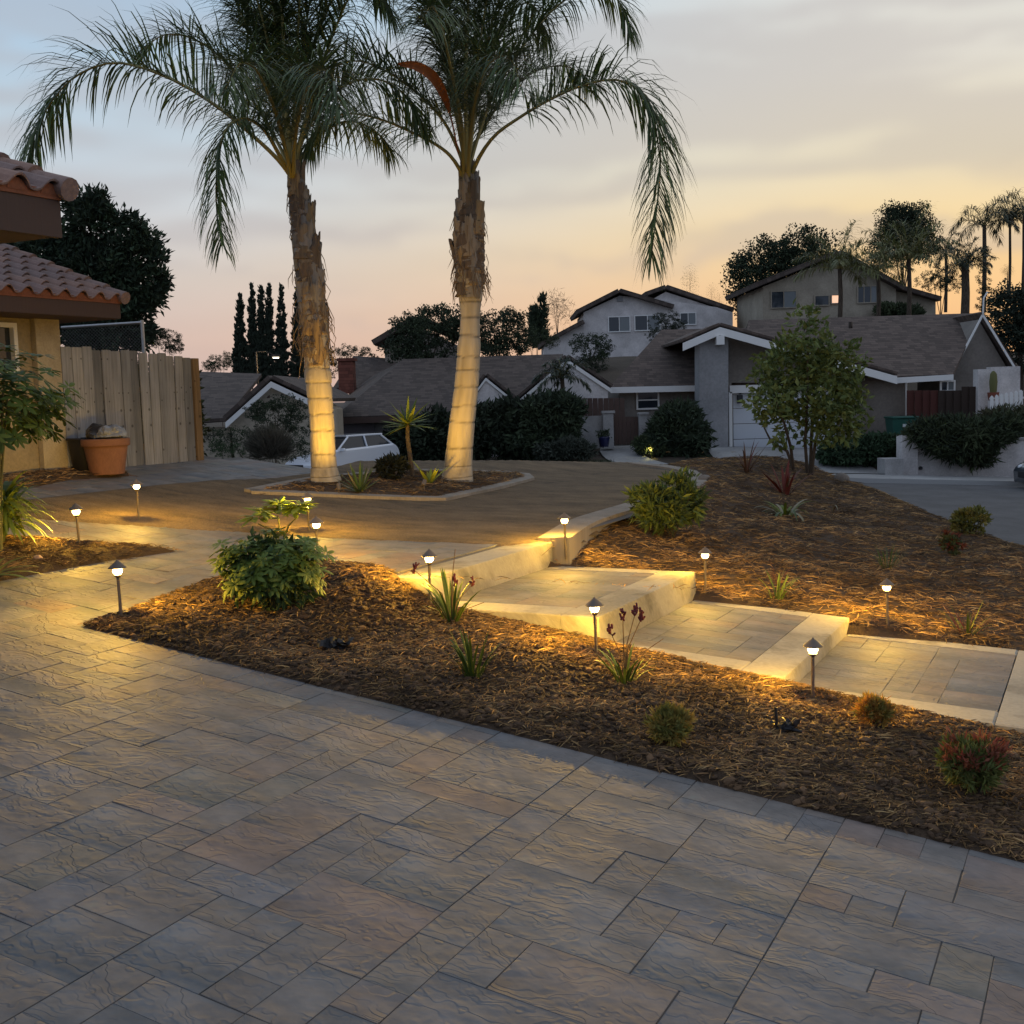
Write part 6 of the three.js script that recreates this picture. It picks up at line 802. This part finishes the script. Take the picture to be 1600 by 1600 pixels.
tree('pine_tree', 'large dark clumpy pine behind the house roof, left', 'tree', 30, [[150, 432, 66, 50], [60, 400, 80, 50], [140, 356, 34, 22], [198, 396, 30, 28], [224, 452, 28, 26], [175, 480, 56, 32], [122, 322, 17, 22], [150, 328, 20, 24], [180, 338, 18, 20], [205, 352, 18, 18], [224, 372, 16, 18], [40, 480, 80, 60], [240, 405, 16, 20], [246, 440, 14, 18], [165, 522, 70, 26]], { seed: 301, clumps: 760, per: 30, len: 0.2, wid: 0.07, cl: 0.24, foot: [150, 640], cols: [[0.02, 0.04, 0.02], [0.03, 0.055, 0.026], [0.016, 0.03, 0.016]], out: 0.9, inner: 0.4, squash: 0.9 });
tree('leafy_shrub', 'dark shrubs growing close behind the board fence', 'shrub', 19.6, [[140, 630, 40, 72], [200, 630, 40, 70], [260, 640, 40, 70], [288, 645, 22, 68]], { seed: 352, clumps: 300, per: 30, part: 'foliage', foot: [200, 724], y: 1.4, len: 0.12, wid: 0.06 });
tree('broad_tree', 'small dark round tree behind the chain link panel', 'tree', 34, [[258, 530, 26, 16], [238, 522, 20, 14], [270, 542, 16, 12]], { seed: 302, clumps: 220, foot: [255, 600] });
for (const [i, x, y0, w, lab] of [[0, 375, 459, 10, 'leftmost tall cypress of the row'], [1, 394, 451, 9, 'second tall cypress from the left of the row'], [2, 408, 452, 8, 'third cypress of the row, slim, with the street lamp before it'], [3, 420, 449, 10, 'fourth cypress of the row, tallest tip'], [4, 440, 450, 10, 'fifth cypress of the row, standing a little apart'], [5, 465, 443, 11, 'sixth cypress of the row, half behind the left palm']]) {
  const E = []; for (let j = 0; j < 9; j++) { const t = j / 8; E.push([x + Math.sin(j * 2 + i) * 0.6, lerp(y0 + 8, 590, t), w * lerp(0.18, 1.3, Math.pow(t, 0.75)), 12]); } tree('cypress_tree', lab, 'cypress', 76, E.reverse(), { cy: 1, seed: 310 + i, clumps: 420, per: 18, len: 0.22, wid: 0.09, cl: 0.1, up: 1.8, out: 0.25, foot: [x, 600], cols: [[0.016, 0.026, 0.016], [0.022, 0.034, 0.02]], inner: 0.4, group: 'row of tall cypresses' });
}
tree('broad_tree', 'low far tree left of the cypress row', 'tree', 90, [[344, 566, 20, 12], [330, 572, 14, 9], [356, 560, 8, 14]], { seed: 320, clumps: 200, foot: [344, 590], cols: mid });
tree('leafy_shrub', 'dark shrub mass in front of the left gable', 'shrub', 36, [[430, 650, 44, 26], [470, 655, 26, 34], [400, 640, 20, 14], [440, 630, 24, 14]], { seed: 321, clumps: 150, part: 'foliage', foot: [430, 720] });
tree('leafy_shrub', 'low dark shrub at the foot of the left gable house', 'shrub', 33, [[360, 688, 40, 22], [415, 690, 40, 26], [460, 700, 30, 22]], { seed: 322, clumps: 150, part: 'foliage', foot: [400, 730] });
tree('leafy_shrub', 'round dark green shrub at the end of the board fence', 'shrub', 28, [[356, 705, 28, 14], [338, 700, 14, 16]], { seed: 323, clumps: 70, part: 'foliage', foot: [356, 726], cols: [[0.03, 0.06, 0.02], [0.04, 0.07, 0.025]] });
tree('grass_tuft', 'greyish dry grass tuft beside the white car', 'grass', 29, [[425, 705, 24, 15], [410, 712, 14, 10]], { seed: 324, clumps: 60, per: 22, part: 'foliage', len: 0.5, wid: 0.02, up: 1, cols: [[0.11, 0.1, 0.075], [0.08, 0.075, 0.055]], foot: [425, 726] });
tree('broad_tree', 'dark broad tree behind the right palm trunk, left half', 'tree', 57, [[670, 515, 60, 34], [630, 540, 36, 24], [700, 500, 44, 24], [640, 510, 30, 18], [660, 545, 60, 18]], { seed: 325, clumps: 260, foot: [665, 600] });
tree('broad_tree', 'dark broad tree behind the right palm trunk, right half', 'tree', 57, [[780, 520, 46, 32], [800, 500, 20, 18], [745, 510, 30, 26], [812, 530, 30, 22], [770, 545, 50, 16]], { seed: 326, clumps: 240, foot: [780, 600] });
tree('leafy_shrub', 'grey-green shrub on the bank below the thin cypresses', 'shrub', 62, [[840, 525, 26, 18], [815, 535, 24, 14], [860, 535, 16, 12]], { seed: 327, clumps: 100, part: 'foliage', foot: [838, 560], cols: mid });
for (const [i, x, y0, w, lab] of [[0, 832, 483, 3, 'shortest of three far thin cypresses left of the white house'], [1, 838, 478, 4, 'middle of three far thin cypresses left of the white house'], [2, 848, 460, 6.5, 'tallest of three far thin cypresses left of the white house']]) tree('cypress_tree', lab, 'cypress', 95, [[x, 530, w, 14], [x, 515, w, 14], [x, lerp(y0, 515, 0.55), w * 0.9, 12], [x, y0 + 12, w * 0.6, 12]], { seed: 330 + i, clumps: 60, per: 14, len: 0.4, wid: 0.12, cl: 0.25, up: 1.3, foot: [x, 550], group: 'far thin cypresses' });
tree('bare_tree', 'thin leafless tree beside the far cypresses', 'tree', 96, [[870, 480, 20, 18], [876, 495, 16, 18], [862, 470, 12, 12]], { seed: 334, clumps: 60, per: 5, len: 0.6, wid: 0.03, cl: 0.8, cols: [[0.09, 0.055, 0.04]], foot: [871, 540], inner: 0.6 });
tree('leafy_shrub', 'dark bush hiding the lower left of the white house', 'shrub', 70, [[922, 548, 30, 26], [905, 535, 16, 14], [940, 540, 20, 18], [925, 570, 30, 18]], { seed: 335, clumps: 150, part: 'foliage', foot: [922, 585] });
tree('broad_tree', 'dark bush in front of the white house windows', 'tree', 72, [[1040, 505, 26, 20], [1030, 520, 22, 16], [1062, 510, 14, 16]], { seed: 336, clumps: 130, foot: [1040, 540], cols: [[0.02, 0.03, 0.016], [0.026, 0.036, 0.02]] });
for (const [i, x, y, w, h, lab] of [[0, 1078, 440, 13, 30, 'tall narrow conifer above the white house roof'], [1, 1112, 462, 9, 22, 'shorter narrow conifer right of the white house'], [2, 1124, 468, 7, 16, 'smallest narrow conifer right of the white house']]) tree('conifer_tree', lab, 'conifer', 105, [[x, y + h * 0.8, w, h * 0.4], [x, y, w * 0.8, h * 0.5], [x, y - h * 0.5, w * 0.5, h * 0.4]], { seed: 340 + i, clumps: 70, per: 12, cl: 0.5, foot: [x, y + h * 2] });
tree('broad_tree', 'wide dark tree left of the beige house', 'tree', 90, [[1190, 420, 46, 44], [1165, 440, 28, 40], [1215, 400, 30, 30], [1250, 385, 26, 30], [1285, 385, 24, 22], [1180, 470, 34, 30], [1260, 410, 40, 24]], { seed: 345, clumps: 380, per: 30, foot: [1190, 520], inner: 0.3, cl: 0.6 });
tree('broad_tree', 'tall rounded dark tree behind the beige house', 'tree', 92, [[1412, 365, 40, 42], [1400, 345, 28, 26], [1430, 350, 26, 28], [1440, 385, 26, 22], [1385, 390, 26, 22]], { seed: 346, clumps: 380, per: 30, foot: [1410, 470], inner: 0.4, cl: 0.6 });
tree('broad_tree', 'dark tree behind the queen palm crowns, right of the beige house', 'tree', 84, [[1470, 430, 22, 26], [1450, 445, 22, 18], [1485, 445, 18, 20]], { seed: 347, clumps: 110, foot: [1470, 500] });
tree('broad_tree', 'big dark hedge-like tree at the right edge above the gable', 'tree', 58, [[1590, 500, 46, 50], [1575, 470, 30, 26], [1600, 540, 40, 50], [1570, 530, 22, 26], [1640, 500, 50, 60]], { seed: 348, clumps: 320, foot: [1600, 620], cols: [[0.018, 0.03, 0.018], [0.025, 0.038, 0.022]] });
tree('column_shrub', 'vine-wrapped column rising behind the roof ridge at the right', 'shrub', 78, [[1538, 440, 10, 24], [1538, 410, 9, 22], [1539, 390, 8, 14], [1538, 470, 12, 24]], { seed: 349, clumps: 110, part: 'foliage', foot: [1538, 520], up: 0.8 });
tree('pom_shrub', 'small clipped ball shrub on a stem against the sunset', 'shrub', 82, [[1574, 423, 9, 9]], { seed: 350, clumps: 50, cl: 0.2, part: 'foliage', foot: [1574, 460], y: at(1574, 470, 82).y, trunk: 0.06 });
tree('broad_tree', 'low dark trees behind the brick chimney, left of centre', 'tree', 66, [[548, 552, 24, 14], [525, 558, 18, 14], [575, 556, 18, 12], [510, 575, 24, 24]], { seed: 351, clumps: 120, foot: [545, 590] });
// hill-top palms
function farPalm(label, Z, x, yc, yb, r, n, seed, hue = [[0.03, 0.045, 0.02], [0.045, 0.055, 0.022]], tr = 0.14, droop = 0.6, o2) {
  const R = rng(seed), c = at(x, yc, Z), k = Z / F, o = thing('hill_palm', label, 'palm tree', V3(c.x, at(x, yb, Z).y, c.z)), C = V3(0, c.y - o.position.y, 0); part(o, 'trunk', tube([V3(0, -0.4, 0), V3(0.05, C.y * 0.5, 0), C], [tr, tr * 0.9, tr * 0.8], 8), M.bark);
  for (let i = 0; i < n; i++) { const a = i * 2.4 + R(), e = lerp(1.2, -0.1, i / n), d = V3(Math.sin(a) * Math.cos(e), Math.sin(e), Math.cos(a) * Math.cos(e)), pts = [C.clone()]; let q = C.clone(), L = r * k * (0.9 + 0.3 * R()); for (let j = 0; j < 5; j++) { q = q.clone().addScaledVector(d, L / 4); d.y -= 0.14 * droop * (1 + j); d.normalize(); pts.push(q); } frond(o, R, pts, { n: 84, len: r * k * 0.34, cols: hue, from: 0.1, r0: 0.03, droop: 1.3, w: o2 ?? 1.9 }); }
}
const gold = [[0.15, 0.17, 0.05], [0.19, 0.19, 0.06], [0.12, 0.14, 0.045]];
farPalm('yellow-green palm in front of the beige house gable, left', 66, 1312, 420, 500, 56, 15, 401, gold);
farPalm('yellow-green palm in front of the beige house, right, tallest feathery crown', 66, 1420, 405, 500, 62, 16, 402, gold);
farPalm('pale palm crown between the beige house palms', 70, 1372, 425, 505, 40, 12, 403, gold);
farPalm('dark stocky palm right of the beige house', 76, 1508, 415, 500, 34, 18, 404, undefined, 0.3, 0.8);
farPalm('thin-crowned feathery palm against the sunset', 88, 1538, 352, 480, 46, 12, 405, undefined, 0.18, 1.2);
farPalm('tall slender palm with small dense crown against the sunset', 92, 1578, 345, 470, 24, 20, 406, undefined, 0.12, 0.9);
farPalm('tall feathery palm at the very right edge', 90, 1600, 335, 470, 50, 12, 407, undefined, 0.16, 1.2);
farPalm('small feather palm in front of the long house gable', 45, 878, 590, 665, 36, 12, 408, dark, 0.1, 1.0);
farPalm('faint feathery palm left of the stocky palm', 95, 1478, 392, 480, 30, 10, 409, undefined, 0.14, 1.2);

// hedges and yard shrubs across the street
function hedge(name, label, Z, pts, o) { const t = tree(name, label, o.cat ?? 'hedge', Z, pts, { part: 'foliage', ...o }); return t; }
hedge('clipped_hedge', 'long dark clipped hedge in front of the long house', 44.5, [[606, 706, 22, 16], [640, 694, 30, 26], [684, 684, 34, 34], [740, 676, 44, 38], [796, 668, 38, 42], [840, 668, 28, 42]], { seed: 420, clumps: 420, len: 0.3, wid: 0.13, cl: 0.35, foot: [720, 712], cols: [[0.018, 0.028, 0.014], [0.026, 0.04, 0.018]] });
hedge('leafy_shrub', 'loose dark shrub at the right end of the hedge', 43.6, [[862, 655, 40, 34], [840, 690, 36, 20], [880, 640, 24, 20], [870, 690, 30, 18]], { seed: 421, cat: 'shrub', clumps: 220, len: 0.3, wid: 0.1, cl: 0.35, foot: [860, 712], cols: dark });
hedge('leafy_shrub', 'low grey-green planting before the plaster wall', 42.6, [[890, 700, 26, 12], [865, 704, 26, 10], [910, 706, 18, 8]], { seed: 422, cat: 'shrub', clumps: 110, len: 0.22, wid: 0.05, cl: 0.2, foot: [890, 716], cols: [[0.05, 0.06, 0.045], [0.04, 0.05, 0.035]] });
hedge('leafy_shrub', 'big round dark shrub left of the garage', 44.2, [[1060, 675, 38, 36], [1035, 690, 24, 22], [1085, 690, 18, 22], [1060, 655, 24, 18]], { seed: 423, cat: 'shrub', clumps: 260, len: 0.3, wid: 0.09, cl: 0.3, foot: [1060, 712], cols: dark });
hedge('ivy_bank', 'low dark ivy bank beside the garage drive', 42.8, [[1320, 706, 34, 14], [1365, 702, 34, 18], [1300, 712, 20, 10], [1390, 700, 14, 18]], { seed: 424, cat: 'ivy', clumps: 240, len: 0.2, wid: 0.12, cl: 0.22, foot: [1345, 722], cols: [[0.022, 0.05, 0.02], [0.03, 0.06, 0.025]] });
hedge('spreading_bush', 'wide spreading dark bush spilling over the white retaining wall', 40.8, [[1495, 682, 58, 20], [1452, 676, 28, 13], [1540, 678, 34, 18], [1500, 698, 40, 16], [1525, 712, 16, 10], [1565, 668, 22, 12]], { seed: 425, cat: 'shrub', clumps: 360, len: 0.34, wid: 0.07, cl: 0.3, foot: [1500, 735], y: at(1500, 715, 40.8).y, cols: [[0.03, 0.045, 0.018], [0.042, 0.058, 0.022], [0.02, 0.032, 0.015]] });
hedge('leafy_shrub', 'brownish shrubs below the picket fence at the right edge', 43.6, [[1590, 660, 40, 18], [1560, 655, 24, 12], [1640, 660, 40, 24]], { seed: 426, cat: 'shrub', clumps: 160, len: 0.26, wid: 0.06, cl: 0.3, foot: [1590, 690], cols: [[0.06, 0.055, 0.025], [0.05, 0.06, 0.025]] });
hedge('leafy_shrub', 'small plants round the tiny lit garden light', 43.7, [[1008, 700, 14, 9], [1028, 702, 12, 8], [1000, 690, 8, 10]], { seed: 427, cat: 'shrub', clumps: 70, len: 0.16, wid: 0.05, cl: 0.15, foot: [1012, 712], cols: mid });
hedge('clipped_hedge', 'low clipped hedge under the beige house windows', 79, [[1395, 486, 26, 8], [1420, 487, 20, 8]], { seed: 428, clumps: 80, cl: 0.3, len: 0.3, wid: 0.12, foot: [1400, 500], cols: mid });
{ const R = rng(440), g = bladeGeo(0.8, 0.05, 0.3, 3), n = 5000, o = new THREE.InstancedMesh(g, mat(0.03, 0.055, 0.02, { rough: 0.8 }), n), m = new THREE.Matrix4(), a = at(800, 716, 41), b = at(965, 720, 41); for (let i = 0; i < n; i++) { const x = lerp(a.x, b.x, R()), z = 40.3 + R() * 2.6; m.compose(V3(x, Math.max(land(x, z), street(x)) + 0.02, -z), new THREE.Quaternion().setFromEuler(new THREE.Euler((R() - 0.5) * 0.8, R() * 6.28, (R() - 0.5) * 0.8)), V3(1, 1, 1).multiplyScalar(0.1 + 0.1 * R())); o.setMatrixAt(i, m); } o.name = 'lawn_grass'; o.castShadow = o.receiveShadow = true; scene.add(kind(tag(o, 'dark strip of lawn beside the curved garden walk'), 'stuff')); }
renderer.render(scene, camera);
